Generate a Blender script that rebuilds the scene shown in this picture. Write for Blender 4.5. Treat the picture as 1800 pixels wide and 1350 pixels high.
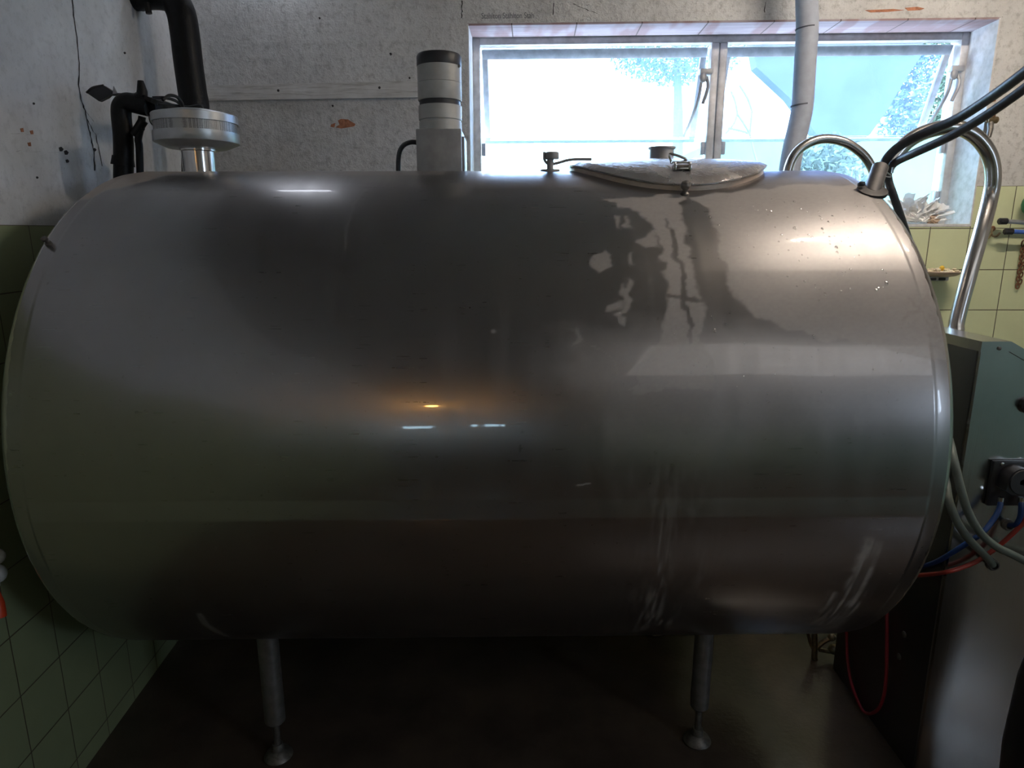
import bpy, bmesh, math, random
import numpy as np
from mathutils import Vector, Matrix
random.seed(7); np.random.seed(7)
S = bpy.context.scene
C = S.collection
for o in list(bpy.data.objects): bpy.data.objects.remove(o)

# ------------------------------------------------------------------ camera
FPX, PITCH, CAMZ = 1176.46, .224293, 1.45
cd = bpy.data.cameras.new('camera'); cam = bpy.data.objects.new('camera', cd); C.objects.link(cam)
cd.sensor_width = 36; cd.lens = 36*FPX/1800; cd.clip_start = .02; cd.clip_end = 300
ROLL = .0028
_r = Vector((math.cos(ROLL), -math.sin(ROLL)*math.sin(PITCH), -math.sin(ROLL)*math.cos(PITCH)))
_f = Vector((0, math.cos(PITCH), -math.sin(PITCH)))
_u = _r.cross(_f)
cam.matrix_world = Matrix(((_r.x, _u.x, -_f.x, 0), (_r.y, _u.y, -_f.y, 0), (_r.z, _u.z, -_f.z, CAMZ), (0, 0, 0, 1)))
S.camera = cam
# ------------------------------------------------------------------ world, lights, exposure
S.view_settings.view_transform = 'Standard'; S.view_settings.look = 'None'
S.view_settings.gamma = 1; S.view_settings.use_curve_mapping = False
S.view_settings.exposure = 1.12
S.cycles.use_denoising = True
S.cycles.max_bounces = 10; S.cycles.diffuse_bounces = 5; S.cycles.glossy_bounces = 5
S.cycles.transparent_max_bounces = 12; S.cycles.sample_clamp_indirect = 6
S.cycles.caustics_refractive = False
W = bpy.data.worlds.new('world'); S.world = W; W.use_nodes = True
nt = W.node_tree; bg = nt.nodes['Background']
bg.inputs[0].default_value = (.64, .80, 1.0, 1); bg.inputs[1].default_value = 8.5

def area(name, loc, target, size, power, color, portal=False):
    l = bpy.data.lights.new(name, 'AREA'); l.shape = 'RECTANGLE'; l.size, l.size_y = size
    l.energy = power; l.color = color
    o = bpy.data.objects.new(name, l); C.objects.link(o); o.location = loc
    o.rotation_euler = (Vector(target)-Vector(loc)).to_track_quat('-Z', 'Y').to_euler()
    if portal: l.cycles.is_portal = True
    return o
area('window_portal', (.82, 3.12, 1.84), (.82, 0, 1.7), (2.0, .8), 1, (1, 1, 1), True)
area('added_window_portal', (3.08, -1.1, 1.8), (0, -1.1, 1.6), (.7, .6), 1, (1, 1, 1), True)

# ------------------------------------------------------------------ pixel / geometry helpers
def ray(px, py):
    x = (px-900)/FPX; y = (py-675)/FPX
    return Vector(_f) + Vector(_r)*x - Vector(_u)*y
CAM = Vector((0, 0, CAMZ))
def P(px, py, Y):                       # point seen at a pixel, at depth Y
    d = ray(px, py); return CAM + d*(Y/d.y)
def PZ(px, py, z):
    d = ray(px, py); return CAM + d*((z-CAMZ)/d.z)

TY, TD, TH, XL, XR, WL, WB, TK, TR = .01155, 1.93837, .4874, -.96822, .87481, .055, -.0308, .9256, .7
AX = Vector((math.cos(TY), math.sin(TY), 0)); NN = Vector((-math.sin(TY), math.cos(TY), 0))
TO = NN*TD + Vector((0, 0, CAMZ-TH))
def T(u, th, r=TR):                     # point on the tank: along the axis, angle above the front
    a = math.radians(th)
    return TO + AX*u - NN*(r*math.cos(a)) + Vector((0, 0, TK*r*math.sin(a)))
def tank_hit(px, py):                   # pixel -> (u, theta)
    d = ray(px, py); a = d.dot(NN); b = d.z
    A = a*a+(b/TK)**2; B = a*TD-b*TH/TK/TK; CC = TD*TD+TH*TH/TK/TK-TR*TR
    disc = max(B*B-A*CC, 0); t = (B-math.sqrt(disc))/A; p = d*t
    return p.dot(AX), math.degrees(math.atan2((p.z+TH)/TK, -(p.dot(NN)-TD)))
def top_z(y, x=0):                      # height of the tank's upper surface at depth y
    v = (y-TD-x*math.sin(TY))/TR
    return TO.z + TK*TR*math.sqrt(max(0, 1-v*v))

# ------------------------------------------------------------------ material helpers
class M:
    def __init__(s, name):
        s.m = bpy.data.materials.new(name); s.m.use_nodes = True
        s.t = s.m.node_tree; s.n = s.t.nodes; s.l = s.t.links
        s.b = s.n['Principled BSDF']; s.out = s.n['Material Output']; s._oc = None
    def add(s, typ, **kw):
        nd = s.n.new(typ)
        for k, v in kw.items(): setattr(nd, k, v)
        return nd
    def con(s, a, b): s.l.new(a, b)
    def set(s, nd, key, v):
        if isinstance(v, bpy.types.NodeSocket): s.l.new(v, nd.inputs[key])
        else: nd.inputs[key].default_value = v
    def oc(s):
        if not s._oc: s._oc = s.add('ShaderNodeTexCoord').outputs['Object']
        return s._oc
    def mp(s, scale=(1, 1, 1), loc=(0, 0, 0), v=None):
        nd = s.add('ShaderNodeMapping'); s.con(v or s.oc(), nd.inputs[0])
        nd.inputs['Scale'].default_value = scale; nd.inputs['Location'].default_value = loc
        return nd.outputs[0]
    def noise(s, scale, detail=4, rough=.55, v=None, dist=0):
        nd = s.add('ShaderNodeTexNoise'); s.con(v or s.oc(), nd.inputs['Vector'])
        nd.inputs['Scale'].default_value = scale; nd.inputs['Detail'].default_value = detail
        nd.inputs['Roughness'].default_value = rough; nd.inputs['Distortion'].default_value = dist
        return nd.outputs['Fac']
    def ramp(s, f, stops):
        nd = s.add('ShaderNodeValToRGB'); s.con(f, nd.inputs[0]); cr = nd.color_ramp
        while len(cr.elements) < len(stops): cr.elements.new(.5)
        for e, (p, c) in zip(cr.elements, stops):
            e.position = p; e.color = (*c, 1) if isinstance(c, tuple) else (c, c, c, 1)
        return nd.outputs[0]
    def mix(s, f, a, b, mode='MIX'):
        nd = s.add('ShaderNodeMix', data_type='RGBA', blend_type=mode)
        for k, v in ((0, f), (6, a), (7, b)):
            if isinstance(v, tuple): v = (*v, 1)
            s.set(nd, k, v)
        return nd.outputs[2]
    def math(s, op, a, b=0, c=None, clamp=False):
        nd = s.add('ShaderNodeMath', operation=op, use_clamp=clamp)
        s.set(nd, 0, a); s.set(nd, 1, b)
        if c is not None: s.set(nd, 2, c)
        return nd.outputs[0]
    def sep(s, v=None):
        nd = s.add('ShaderNodeSeparateXYZ'); s.con(v or s.oc(), nd.inputs[0]); return nd.outputs
    def bump(s, h, strength=.3, dist=.01, normal=None):
        nd = s.add('ShaderNodeBump'); s.con(h, nd.inputs['Height'])
        nd.inputs['Strength'].default_value = strength; nd.inputs['Distance'].default_value = dist
        if normal: s.con(normal, nd.inputs['Normal'])
        return nd.outputs[0]
    def p(s, **kw):
        names = {'col': 'Base Color', 'rough': 'Roughness', 'metal': 'Metallic', 'normal': 'Normal', 'coat': 'Coat Weight',
                 'coatr': 'Coat Roughness', 'spec': 'Specular IOR Level', 'trans': 'Transmission Weight', 'aniso': 'Anisotropic',
                 'emit': 'Emission Color', 'es': 'Emission Strength', 'ior': 'IOR', 'sss': 'Subsurface Weight'}
        for k, v in kw.items():
            if isinstance(v, tuple): v = (*v, 1)
            s.set(s.b, names[k], v)
        return s.m

def simple(name, col, rough=.5, metal=0, var=.15, scale=30, bump=.0, **kw):
    m = M(name); nz = m.noise(scale)
    c2 = tuple(max(0, x*(1-var)) for x in col); c3 = tuple(min(1, x*(1+var)) for x in col)
    m.p(col=m.ramp(nz, [(.3, c2), (.7, c3)]), rough=rough, metal=metal, **kw)
    if bump: m.p(normal=m.bump(nz, bump, .004))
    return m.m

MAT = {}
MAT['dark_metal'] = simple('dark weathered metal', (.045, .043, .045), .5, .6)
MAT['black_pipe'] = simple('black bitumen painted pipe', (.005, .005, .006), .45, 0, .4, 60, .3, spec=.25)
MAT['black_rubber'] = simple('black rubber', (.015, .015, .017), .45)
MAT['black_plastic'] = simple('black plastic', (.02, .02, .024), .3)
MAT['hose_dark'] = simple('dark grey hose', (.035, .038, .045), .42, 0, .3, 80, .2)
MAT['hose_grey'] = simple('grey green hose', (.10, .12, .105), .5)
MAT['hose_blue'] = simple('blue hose', (.008, .035, .14), .35)
MAT['hose_red'] = simple('red hose', (.28, .03, .02), .4)
MAT['red_dark'] = simple('dark red tube', (.25, .015, .03), .4)
MAT['foam'] = simple('grey foam insulation', (.32, .35, .42), .75, 0, .08, 40)
MAT['foam_gap'] = simple('foam joint tape', (.05, .055, .07), .7)
MAT['alu'] = simple('aluminium', (.55, .56, .58), .38, .85, .12, 50)
MAT['alu_grey'] = simple('grey cast aluminium', (.34, .34, .35), .5, .5, .15, 25)
MAT['alu_light'] = simple('pale painted aluminium', (.45, .45, .44), .48, .25, .2, 14)
MAT['cap_dark'] = simple('dark motor cap', (.03, .03, .035), .45)
MAT['chrome'] = simple('polished steel', (.62, .61, .6), .16, 1, .05, 30)
MAT['brass'] = simple('old brass', (.2, .15, .09), .45, .8, .4, 60)
MAT['tarnish'] = simple('tarnished fitting', (.16, .15, .14), .5, .7, .4, 60)
MAT['frame'] = simple('weathered aluminium window frame', (.55, .55, .56), .5, .35, .2, 25, .1)
MAT['frame_d'] = simple('sky tinted window frame', (.42, .46, .54), .5, .3, .2, 25)  # bluish sky glow put into the sash frame colour
MAT['white_plastic'] = simple('white plastic', (.6, .62, .63), .4)
MAT['orange'] = simple('orange red plastic', (.62, .06, .02), .4)
MAT['blue_plastic'] = simple('blue plastic rod', (.06, .14, .5), .35)
MAT['green_plastic'] = simple('green plastic', (.03, .16, .07), .4)
MAT['soap'] = simple('beige dish', (.72, .56, .44), .4)
MAT['sponge'] = simple('crumbled soap and scraps', (.75, .6, .42), .9, 0, .5, 160, .6)
MAT['yellow'] = simple('yellow scrap', (.7, .45, .05), .8)
MAT['rust'] = simple('rusty iron', (.17, .08, .04), .8, .2, .5, 120, .4)
MAT['paper'] = simple('white paper towel', (.9, .9, .9), .9, 0, .05, 60)
MAT['paper_tan'] = simple('brownish paper towel', (.62, .47, .36), .9, 0, .1, 60)
MAT['crack'] = simple('dark crack', (.03, .028, .03), .95)
MAT['chip'] = simple('exposed terracotta', (.36, .15, .085), .9, 0, .35, 90, .5)
MAT['letter'] = simple('faded grey print', (.17, .18, .2), .9)

# steel with brushed grain
def steel(name, col, rough, grain=(2, 300, 300), sharp=.0, var=.12, dirt=.0):
    m = M(name)
    g = m.noise(1, 3, .6, m.mp(grain)); big = m.noise(5, 4, .6)
    c = m.mix(m.ramp(big, [(.3, 0.), (.75, 1.)]), tuple(x*(1-var) for x in col), tuple(x*(1+var) for x in col))
    r = m.math('MULTIPLY_ADD', g, .12, rough-.06)
    m.p(col=c, rough=r, metal=1, normal=m.bump(g, .035, .002))
    return m.m
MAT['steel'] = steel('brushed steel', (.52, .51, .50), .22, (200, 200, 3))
MAT['steel_side'] = steel('shaded cabinet side steel', (.17, .17, .18), .34, (60, 60, 3))  # cabinet steel darkened in colour for its shaded sides
MAT['steel_pipe'] = simple('steel pipe', (.52, .51, .5), .24, 1, .05, 8)
MAT['steel_dusty'] = simple('dusty dull steel', (.22, .21, .21), .5, .8, .2, 40)
MAT['vent_steel'] = simple('vent aluminium', (.48, .49, .5), .36, .8, .1, 30)

# perforated band
m = M('perforated sheet')
br = m.add('ShaderNodeTexVoronoi'); m.con(m.mp((1, 1, 1)), br.inputs['Vector']); br.inputs['Scale'].default_value = 330; br.inputs['Randomness'].default_value = .15
m.p(col=m.ramp(br.outputs['Distance'], [(.30, (.02, .02, .02)), (.42, (.4, .4, .4))]), rough=.45, metal=.6)
MAT['perf'] = m.m
# lid steel: wet and dull
m = M('wet dull steel lid')
nz = m.noise(14, 5, .6); dr = m.noise(90, 3, .5)
m.p(col=m.ramp(nz, [(.3, (.40, .38, .38)), (.7, (.55, .53, .53))]), rough=m.math('MULTIPLY_ADD', nz, .35, .08), metal=.85,
    normal=m.bump(m.ramp(dr, [(.5, 0.), (.62, 1.)]), .25, .004))
MAT['lid'] = m.m
MAT['gasket'] = simple('beige lid edge', (.50, .41, .34), .45, .35)

# tank body: painted stain attribute drives film / dust / scratches
m = M('tank steel')
at = m.add('ShaderNodeAttribute', attribute_name='stain', attribute_type='GEOMETRY')
sp = m.add('ShaderNodeSeparateColor'); m.con(at.outputs['Color'], sp.inputs[0])
film, dust, dark = sp.outputs[0], sp.outputs[1], sp.outputs[2]
grain = m.noise(1, 3, .6, m.mp((3, 240, 240))); big = m.noise(2.2, 5, .6); speck = m.noise(140, 2, .5)
vert = m.noise(1, 4, .6, m.mp((26, 2.2, 2.2)))
base = m.ramp(big, [(.3, (.27, .257, .258)), (.7, (.335, .32, .32))])
base = m.mix(m.ramp(speck, [(.7, 0.), (.76, .55)]), base, (.22, .2, .19))
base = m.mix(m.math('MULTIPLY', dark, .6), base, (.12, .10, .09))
rough = m.math('MULTIPLY_ADD', grain, .10, .24)
rough = m.math('MULTIPLY_ADD', m.ramp(vert, [(.42, 0.), (.62, 1.)]), .05, rough)
rough = m.math('MULTIPLY_ADD', film, .1, rough)
m.p(col=base, rough=rough, metal=1, normal=m.bump(grain, .03, .002))
dif = m.add('ShaderNodeBsdfPrincipled'); dif.inputs['Roughness'].default_value = .55
m.set(dif, 'Base Color', m.mix(dust, (.46, .43, .415), (.42, .36, .31)))
mx = m.add('ShaderNodeMixShader')
sharp = m.add('ShaderNodeBsdfGlossy'); sharp.inputs['Roughness'].default_value = .035; sharp.inputs['Color'].default_value = (.36, .35, .35, 1)
m2 = m.add('ShaderNodeMixShader'); m2.inputs[0].default_value = .10
m.con(m.b.outputs[0], m2.inputs[1]); m.con(sharp.outputs[0], m2.inputs[2])
amt = m.math('MULTIPLY_ADD', film, .75, .03)
amt = m.math('MAXIMUM', amt, m.math('MULTIPLY', dust, .85))
m.con(amt, mx.inputs[0]); m.con(m2.outputs[0], mx.inputs[1]); m.con(dif.outputs[0], mx.inputs[2])
m.con(mx.outputs[0], m.out.inputs[0])
MAT['tank'] = m.m

# plaster + tile wall; z below tz is tile
def wall_mat(name, axis, tz, plaster, tile, phase=(0, 0), stucco=1., grime=.5, tw=.153, tht=.16, xmin=None):
    m = M(name); x, y, z = m.sep(); h = {'x': x, 'y': y}[axis]
    n1 = m.noise(3, 6, .62); n2 = m.noise(38, 6, .7); n3 = m.noise(9, 5, .65); n4 = m.noise(130, 3, .6)
    pc = m.ramp(n1, [(.3, tuple(v*.72 for v in plaster)), (.65, plaster)])
    pc = m.mix(m.ramp(n2, [(.50, 0.), (.68, grime)]), pc, tuple(v*.38 for v in plaster))
    pc = m.mix(m.ramp(n4, [(.64, 0.), (.70, .9*grime)]), pc, (.07, .06, .055))
    def grid(c, ph, w):
        f = m.math('FRACT', m.math('DIVIDE', m.math('ADD', c, ph), w))
        d = m.math('ABSOLUTE', m.math('SUBTRACT', f, .5))
        return m.math('MULTIPLY', m.math('SUBTRACT', .5, d), w)
    g = m.math('MINIMUM', grid(h, phase[0], tw), grid(z, phase[1], tht))
    gm = m.ramp(m.math('MULTIPLY', g, 100), [(.09, 1.), (.2, 0.)])
    tc = m.mix(m.ramp(n3, [(.35, 0.), (.7, .5)]), tile, tuple(v*.86 for v in tile))
    tc = m.mix(m.ramp(n4, [(.70, 0.), (.78, .35)]), tc, (.2, .2, .12))
    tc = m.mix(gm, tc, (.09, .07, .045))
    mask = m.math('LESS_THAN', z, tz)
    m.p(col=m.mix(mask, pc, tc))
    m.p(rough=m.math('MULTIPLY_ADD', mask, -.52, .92))
    hs = m.math('MULTIPLY', m.math('ADD', m.math('MULTIPLY', n2, stucco), m.math('MULTIPLY', n4, .25)), m.math('SUBTRACT', 1., mask))
    hs = m.math('ADD', hs, m.math('MULTIPLY', m.math('MULTIPLY', m.math('SUBTRACT', 1., gm), mask), .25))
    m.p(normal=m.bump(hs, .8, .006*stucco+.002))
    return m.m
TILE = (.64, .69, .44)
MAT['wall_back'] = wall_mat('stucco and green tile back wall', 'x', 1.616, (.66, .66, .665), TILE, (-1.80+.153*20, -1.616+.16*20), 1.25, .6)
MAT['wall_left'] = wall_mat('smooth plaster and green tile left wall', 'y', 1.468, (.76, .77, .80), (.29, .33, .19), (-.02+.153*40, -1.468+.157*20), .35, .3, .153, .157)  # tile colour darker than TILE, shade of this wall painted in
MAT['wall_rear'] = wall_mat('plain plaster and tile rear wall', 'x', 1.55, (.6, .58, .55), (.42, .47, .30), (0, 0), .4, .3)
MAT['wall_right'] = wall_mat('plain plaster and tile right wall', 'y', 1.25, (.65, .63, .6), (.42, .66, .62), (0, 0), .4, .3)
m = M('ceiling plaster'); m.p(col=m.ramp(m.noise(3), [(.3, (.24, .21, .20)), (.7, (.33, .29, .28))]), rough=.9); MAT['ceiling'] = m.m
m = M('wet concrete floor')
n1 = m.noise(2.5, 6, .6); n2 = m.noise(60, 4, .6)
fy_m = m.sep()[1]
walk = m.ramp(m.math('MULTIPLY_ADD', m.noise(4), .3, m.math('MULTIPLY', fy_m, -1.)), [(0., 0.), (.25, 0.)]); walk = m.math('LESS_THAN', m.math('MULTIPLY_ADD', n1, .3, fy_m), 1.45)
c = m.mix(walk, m.ramp(n1, [(.3, (.035, .028, .024)), (.7, (.095, .07, .055))]), m.ramp(n1, [(.3, (.045, .030, .021)), (.7, (.125, .085, .058))]))
m.p(col=c, rough=m.ramp(n1, [(.4, .06), (.7, .26)]), normal=m.bump(n2, .16, .006))
MAT['floor'] = m.m
m = M('painted lintel brick'); x, y, z = m.sep()
st = m.noise(1, 4, .7, m.mp((3, 150, 150)))
f = m.math('FRACT', m.math('MULTIPLY', x, 4.1)); 
c = m.mix(m.ramp(m.noise(3, 2, .5, m.mp((4, 1, 1))), [(.45, 0.), (.55, 1.)]), (.42, .36, .40), (.33, .23, .24))
c = m.mix(m.ramp(st, [(.45, 0.), (.6, .5)]), c, (.2, .15, .16))
c = m.mix(m.math('LESS_THAN', f, .02), c, (.12, .09, .09))
m.p(col=c, rough=.85, normal=m.bump(st, .6, .006)); MAT['lintel'] = m.m
m = M('painted batten'); st = m.noise(1, 4, .7, m.mp((6, 120, 120)))
c = m.ramp(m.noise(9, 5, .6), [(.3, (.48, .47, .46)), (.7, (.66, .66, .66))]); c = m.mix(m.ramp(st, [(.5, 0.), (.7, .7)]), c, (.2, .18, .16))
m.p(col=c, rough=.8, normal=m.bump(st, .5, .004)); MAT['batten'] = m.m
m = M('reveal plaster'); n2 = m.noise(30, 5, .6)
m.p(col=m.ramp(n2, [(.3, (.5, .5, .5)), (.6, (.68, .68, .7))]), rough=.9, normal=m.bump(n2, .5, .005)); MAT['sill'] = m.m

# dusty window glass
def glass(name, tint, haze, hazecol):
    m = M(name); m.n.remove(m.b)
    tr = m.add('ShaderNodeBsdfTransparent'); tr.inputs[0].default_value = (*tint, 1)
    gl = m.add('ShaderNodeBsdfGlossy'); gl.inputs['Roughness'].default_value = .02
    df = m.add('ShaderNodeBsdfTranslucent'); df.inputs[0].default_value = (*hazecol, 1)
    d2 = m.add('ShaderNodeBsdfDiffuse'); d2.inputs[0].default_value = (*hazecol, 1)
    a0 = m.add('ShaderNodeMixShader'); a0.inputs[0].default_value = .5; m.con(df.outputs[0], a0.inputs[1]); m.con(d2.outputs[0], a0.inputs[2])
    fr = m.add('ShaderNodeFresnel'); fr.inputs[0].default_value = 1.45
    a = m.add('ShaderNodeMixShader'); m.con(fr.outputs[0], a.inputs[0]); m.con(tr.outputs[0], a.inputs[1]); m.con(gl.outputs[0], a.inputs[2])
    b = m.add('ShaderNodeMixShader')
    m.con(m.ramp(m.noise(6, 6, .65, m.mp((1, 1, 1))), [(.35, haze*.5), (.7, haze)]), b.inputs[0])
    m.con(a.outputs[0], b.inputs[1]); m.con(a0.outputs[0], b.inputs[2]); m.con(b.outputs[0], m.out.inputs[0])
    return m.m
MAT['glass_dusty'] = glass('dusty glass', (.80, .89, 1.), .16, (.42, .56, .9))
MAT['glass'] = glass('lower glass', (.86, .96, .95), .10, (.6, .8, .8))
MAT['reflection_sheet'] = simple('blue grey reflection sheet', (.035, .055, .125), .6, 0, .25, 2)
MAT['grass'] = simple('pale grass bank', (.14, .2, .13), .95, 0, .3, 5)
MAT['hedge'] = simple('grey green hedge leaves', (.05, .075, .095), .8, 0, .4, 8)
MAT['pale'] = simple('pale green barn sheeting', (.12, .18, .165), .8, 0, .1, 3)
MAT['bark'] = simple('thin bare branches', (.14, .17, .18), .9)
MAT['leaf'] = simple('light green foliage', (.17, .27, .22), .8, 0, .3, 5)
m = M('lamp tube'); m.p(col=(.9, .9, .9), emit=(1., .87, .72), es=95.); MAT['tube'] = m.m
m = M('added cool fill tube'); m.p(col=(.9, .9, .9), emit=(.82, .88, 1.), es=7.); MAT['tube_cool'] = m.m  # glow of the added fill lamp
m = M('panel diffuser'); m.p(col=(.9, .9, .9), emit=(1., .95, .9), es=.55); MAT['panel'] = m.m  # glow of the added ceiling panel
m = M('warm bulb'); m.p(col=(.9, .9, .9), emit=(1., .50, .12), es=60.); MAT['bulb'] = m.m
m = M('water'); m.p(col=(.9, .9, .9), rough=.05, metal=.0, trans=.7, ior=1.33); m.n.remove(m.b)
tr = m.add('ShaderNodeBsdfTransparent'); gl = m.add('ShaderNodeBsdfGlossy'); gl.inputs['Roughness'].default_value = .05
lw = m.add('ShaderNodeLayerWeight'); lw.inputs[0].default_value = .62; mm = m.add('ShaderNodeMixShader'); m.con(lw.outputs['Facing'], mm.inputs[0]); m.con(tr.outputs[0], mm.inputs[1]); m.con(gl.outputs[0], mm.inputs[2]); m.con(mm.outputs[0], m.out.inputs[0])
MAT['water'] = m.m
MAT['door'] = simple('dark brown door boards', (.07, .05, .04), .6, 0, .3, 8)
MAT['lampbody'] = simple('lamp housing', (.6, .6, .58), .5)

# ------------------------------------------------------------------ mesh helpers
def link(o, parent=None):
    C.objects.link(o)
    if parent is not None: o.parent = parent; o.matrix_parent_inverse = parent.matrix_world.inverted()
    return o
def mesh_obj(name, verts, faces, mat, parent=None, smooth=True, angle=35, world=False):
    me = bpy.data.meshes.new(name); me.from_pydata([tuple(v) for v in verts], [], faces); me.update()
    bm = bmesh.new(); bm.from_mesh(me); bmesh.ops.recalc_face_normals(bm, faces=bm.faces); bm.to_mesh(me); bm.free()
    if smooth:
        for p in me.polygons: p.use_smooth = True
        me.set_sharp_from_angle(angle=math.radians(angle))
    me.materials.append(MAT[mat]); return link(bpy.data.objects.new(name, me), parent)
class MB:
    def __init__(s): s.v = []; s.f = []
    def add(s, v, f):
        n = len(s.v); s.v += [Vector(x) for x in v]; s.f += [[i+n for i in q] for q in f]; return s
    def box(s, c, d, R=None, bev=0.0):
        bm = bmesh.new(); bmesh.ops.create_cube(bm, size=1)
        for v in bm.verts: v.co = Vector((v.co.x*d[0], v.co.y*d[1], v.co.z*d[2]))
        if bev: bmesh.ops.bevel(bm, geom=list(bm.edges), offset=bev, segments=2, affect='EDGES', profile=.5)
        bm.verts.index_update()
        R = R or Matrix.Identity(3); c = Vector(c)
        s.add([R @ v.co + c for v in bm.verts], [[v.index for v in f.verts] for f in bm.faces]); bm.free(); return s
    def lathe(s, c, prof, axis=(0, 0, 1), n=32, sx=1, sy=1):     # prof: (r, h) pairs
        a = Vector(axis).normalized(); t = Vector((1, 0, 0)) if abs(a.x) < .9 else Vector((0, 1, 0))
        e1 = (t-a*t.dot(a)).normalized(); e2 = a.cross(e1); c = Vector(c); v = []; f = []
        for r, h in prof:
            for k in range(n):
                q = 2*math.pi*k/n; v.append(c+a*h+e1*(max(r, 1e-5)*sx*math.cos(q))+e2*(max(r, 1e-5)*sy*math.sin(q)))
        for i in range(len(prof)-1):
            for k in range(n):
                f.append([i*n+k, i*n+(k+1) % n, (i+1)*n+(k+1) % n, (i+1)*n+k])
        f.append(list(range(n))[::-1]); f.append([(len(prof)-1)*n+k for k in range(n)])
        return s.add(v, f)
    def cyl(s, a, b, r, n=20, bev=.0):
        a = Vector(a); b = Vector(b); L = (b-a).length
        pr = [(r, 0), (r, L)] if not bev else [(r-bev, 0), (r, bev), (r, L-bev), (r-bev, L)]
        return s.lathe(a, pr, b-a, n)
    def tube(s, pts, r, n=14, smooth=True, sub=8, rad=None):
        pts = [Vector(p) for p in pts]
        rr = rad or [r]*len(pts)
        if smooth and len(pts) > 2:
            q = [pts[0]*2-pts[1]]+pts+[pts[-1]*2-pts[-2]]; out = []; ro = []
            for i in range(1, len(q)-2):
                for k in range(sub):
                    t = k/sub; a, b, c, d = q[i-1:i+3]
                    out.append(.5*((2*b)+(c-a)*t+(2*a-5*b+4*c-d)*t*t+(3*b-a-3*c+d)*t**3))
                    ro.append(rr[i-1]*(1-t)+rr[i]*t)
            out.append(pts[-1]); ro.append(rr[-1]); pts = out; rr = ro
        v = []; f = []; up = None
        for i, p in enumerate(pts):
            t = (pts[min(i+1, len(pts)-1)]-pts[max(i-1, 0)]).normalized()
            if up is None: up = t.orthogonal().normalized()
            up = (up-t*up.dot(t)).normalized(); w = t.cross(up)
            for k in range(n):
                a = 2*math.pi*k/n; v.append(p+(up*math.cos(a)+w*math.sin(a))*rr[i])
        for i in range(len(pts)-1):
            for k in range(n): f.append([i*n+k, i*n+(k+1) % n, (i+1)*n+(k+1) % n, (i+1)*n+k])
        f.append(list(range(n))[::-1]); f.append([(len(pts)-1)*n+k for k in range(n)])
        return s.add(v, f)
    def prism(s, poly, d):                # poly: 3D points in a plane, d: extrusion vector
        n = len(poly); d = Vector(d); v = [Vector(p) for p in poly]+[Vector(p)+d for p in poly]
        f = [list(range(n))[::-1], [n+i for i in range(n)]]+[[i, (i+1) % n, n+(i+1) % n, n+i] for i in range(n)]
        return s.add(v, f)
    def sphere(s, c, r, n=14, sc=(1, 1, 1)):
        bm = bmesh.new(); bmesh.ops.create_uvsphere(bm, u_segments=n, v_segments=max(6, n//2), radius=r)
        bm.verts.index_update()
        s.add([Vector((v.co.x*sc[0], v.co.y*sc[1], v.co.z*sc[2]))+Vector(c) for v in bm.verts], [[v.index for v in f.verts] for f in bm.faces]); bm.free(); return s
    def build(s, name, mat, parent=None, **kw): return mesh_obj(name, s.v, s.f, mat, parent, **kw)
def empty(name, loc, label, cat, group=None, kind=None):
    o = bpy.data.objects.new(name, None); o.empty_display_size = .05; o.location = loc; C.objects.link(o)
    o.matrix_world = Matrix.Translation(loc)
    return tag(o, label, cat, group, kind)
def tag(o, label=None, cat=None, group=None, kind=None):
    if label: o['label'] = label
    if cat: o['category'] = cat
    if group: o['group'] = group
    if kind: o['kind'] = kind
    return o
def note(o, label): o['label'] = label; return o
def local(o, loc, rz):                    # move an object whose vertices are in its local frame
    o.location = loc; o.rotation_euler = (0, 0, rz)
    o.matrix_world = Matrix.Translation(loc) @ Matrix.Rotation(rz, 4, 'Z'); return o

# ================================================================== ROOM
FL = Vector((0, 2.75, 0))
Bm = Matrix.Translation(FL) @ Matrix.Rotation(WB, 4, 'Z')       # back wall frame: x along, y outwards
def BW(x, y, z): return Bm @ Vector((x, y, z))
nb = Vector((-math.sin(WB), math.cos(WB), 0))
def PB(px, py, off=0):                                          # pixel -> back wall local (x, z) on plane y=off
    d = ray(px, py); t = ((FL-CAM).dot(nb)+off)/d.dot(nb); q = Bm.inverted() @ (CAM+d*t); return q
LO = Vector((-1.10, 0, 0)); Lm = Matrix.Translation(LO) @ Matrix.Rotation(WL, 4, 'Z')  # left wall frame: y along, -x outwards
nl = Vector((math.cos(WL), math.sin(WL), 0))
def PL(px, py, off=0):
    d = ray(px, py); t = ((LO-CAM).dot(nl)+off)/d.dot(nl); return Lm.inverted() @ (CAM+d*t)
CE = 2.62
oa, ob, oz0, oz1, DEP = -.165, 1.80, 1.462, 2.212, .30
w = MB()
w.box(((-1.6+oa)/2, DEP/2, CE/2), (oa+1.6, DEP, CE))
w.box(((ob+3.4)/2, DEP/2, CE/2), (3.4-ob, DEP, CE))
w.box(((oa+ob)/2, DEP/2, oz0/2), (ob-oa, DEP, oz0))
w.box(((oa+ob)/2, DEP/2, (oz1+CE)/2), (ob-oa, DEP, CE-oz1))
wb_ = local(w.build('wall_back', 'wall_back', smooth=False), FL, WB); tag(wb_, kind='structure')
w = MB().box((-.1, -.4, CE/2), (.2, 6.9, CE))
wl_ = local(w.build('wall_left', 'wall_left', smooth=False), LO, WL); tag(wl_, kind='structure')
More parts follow.
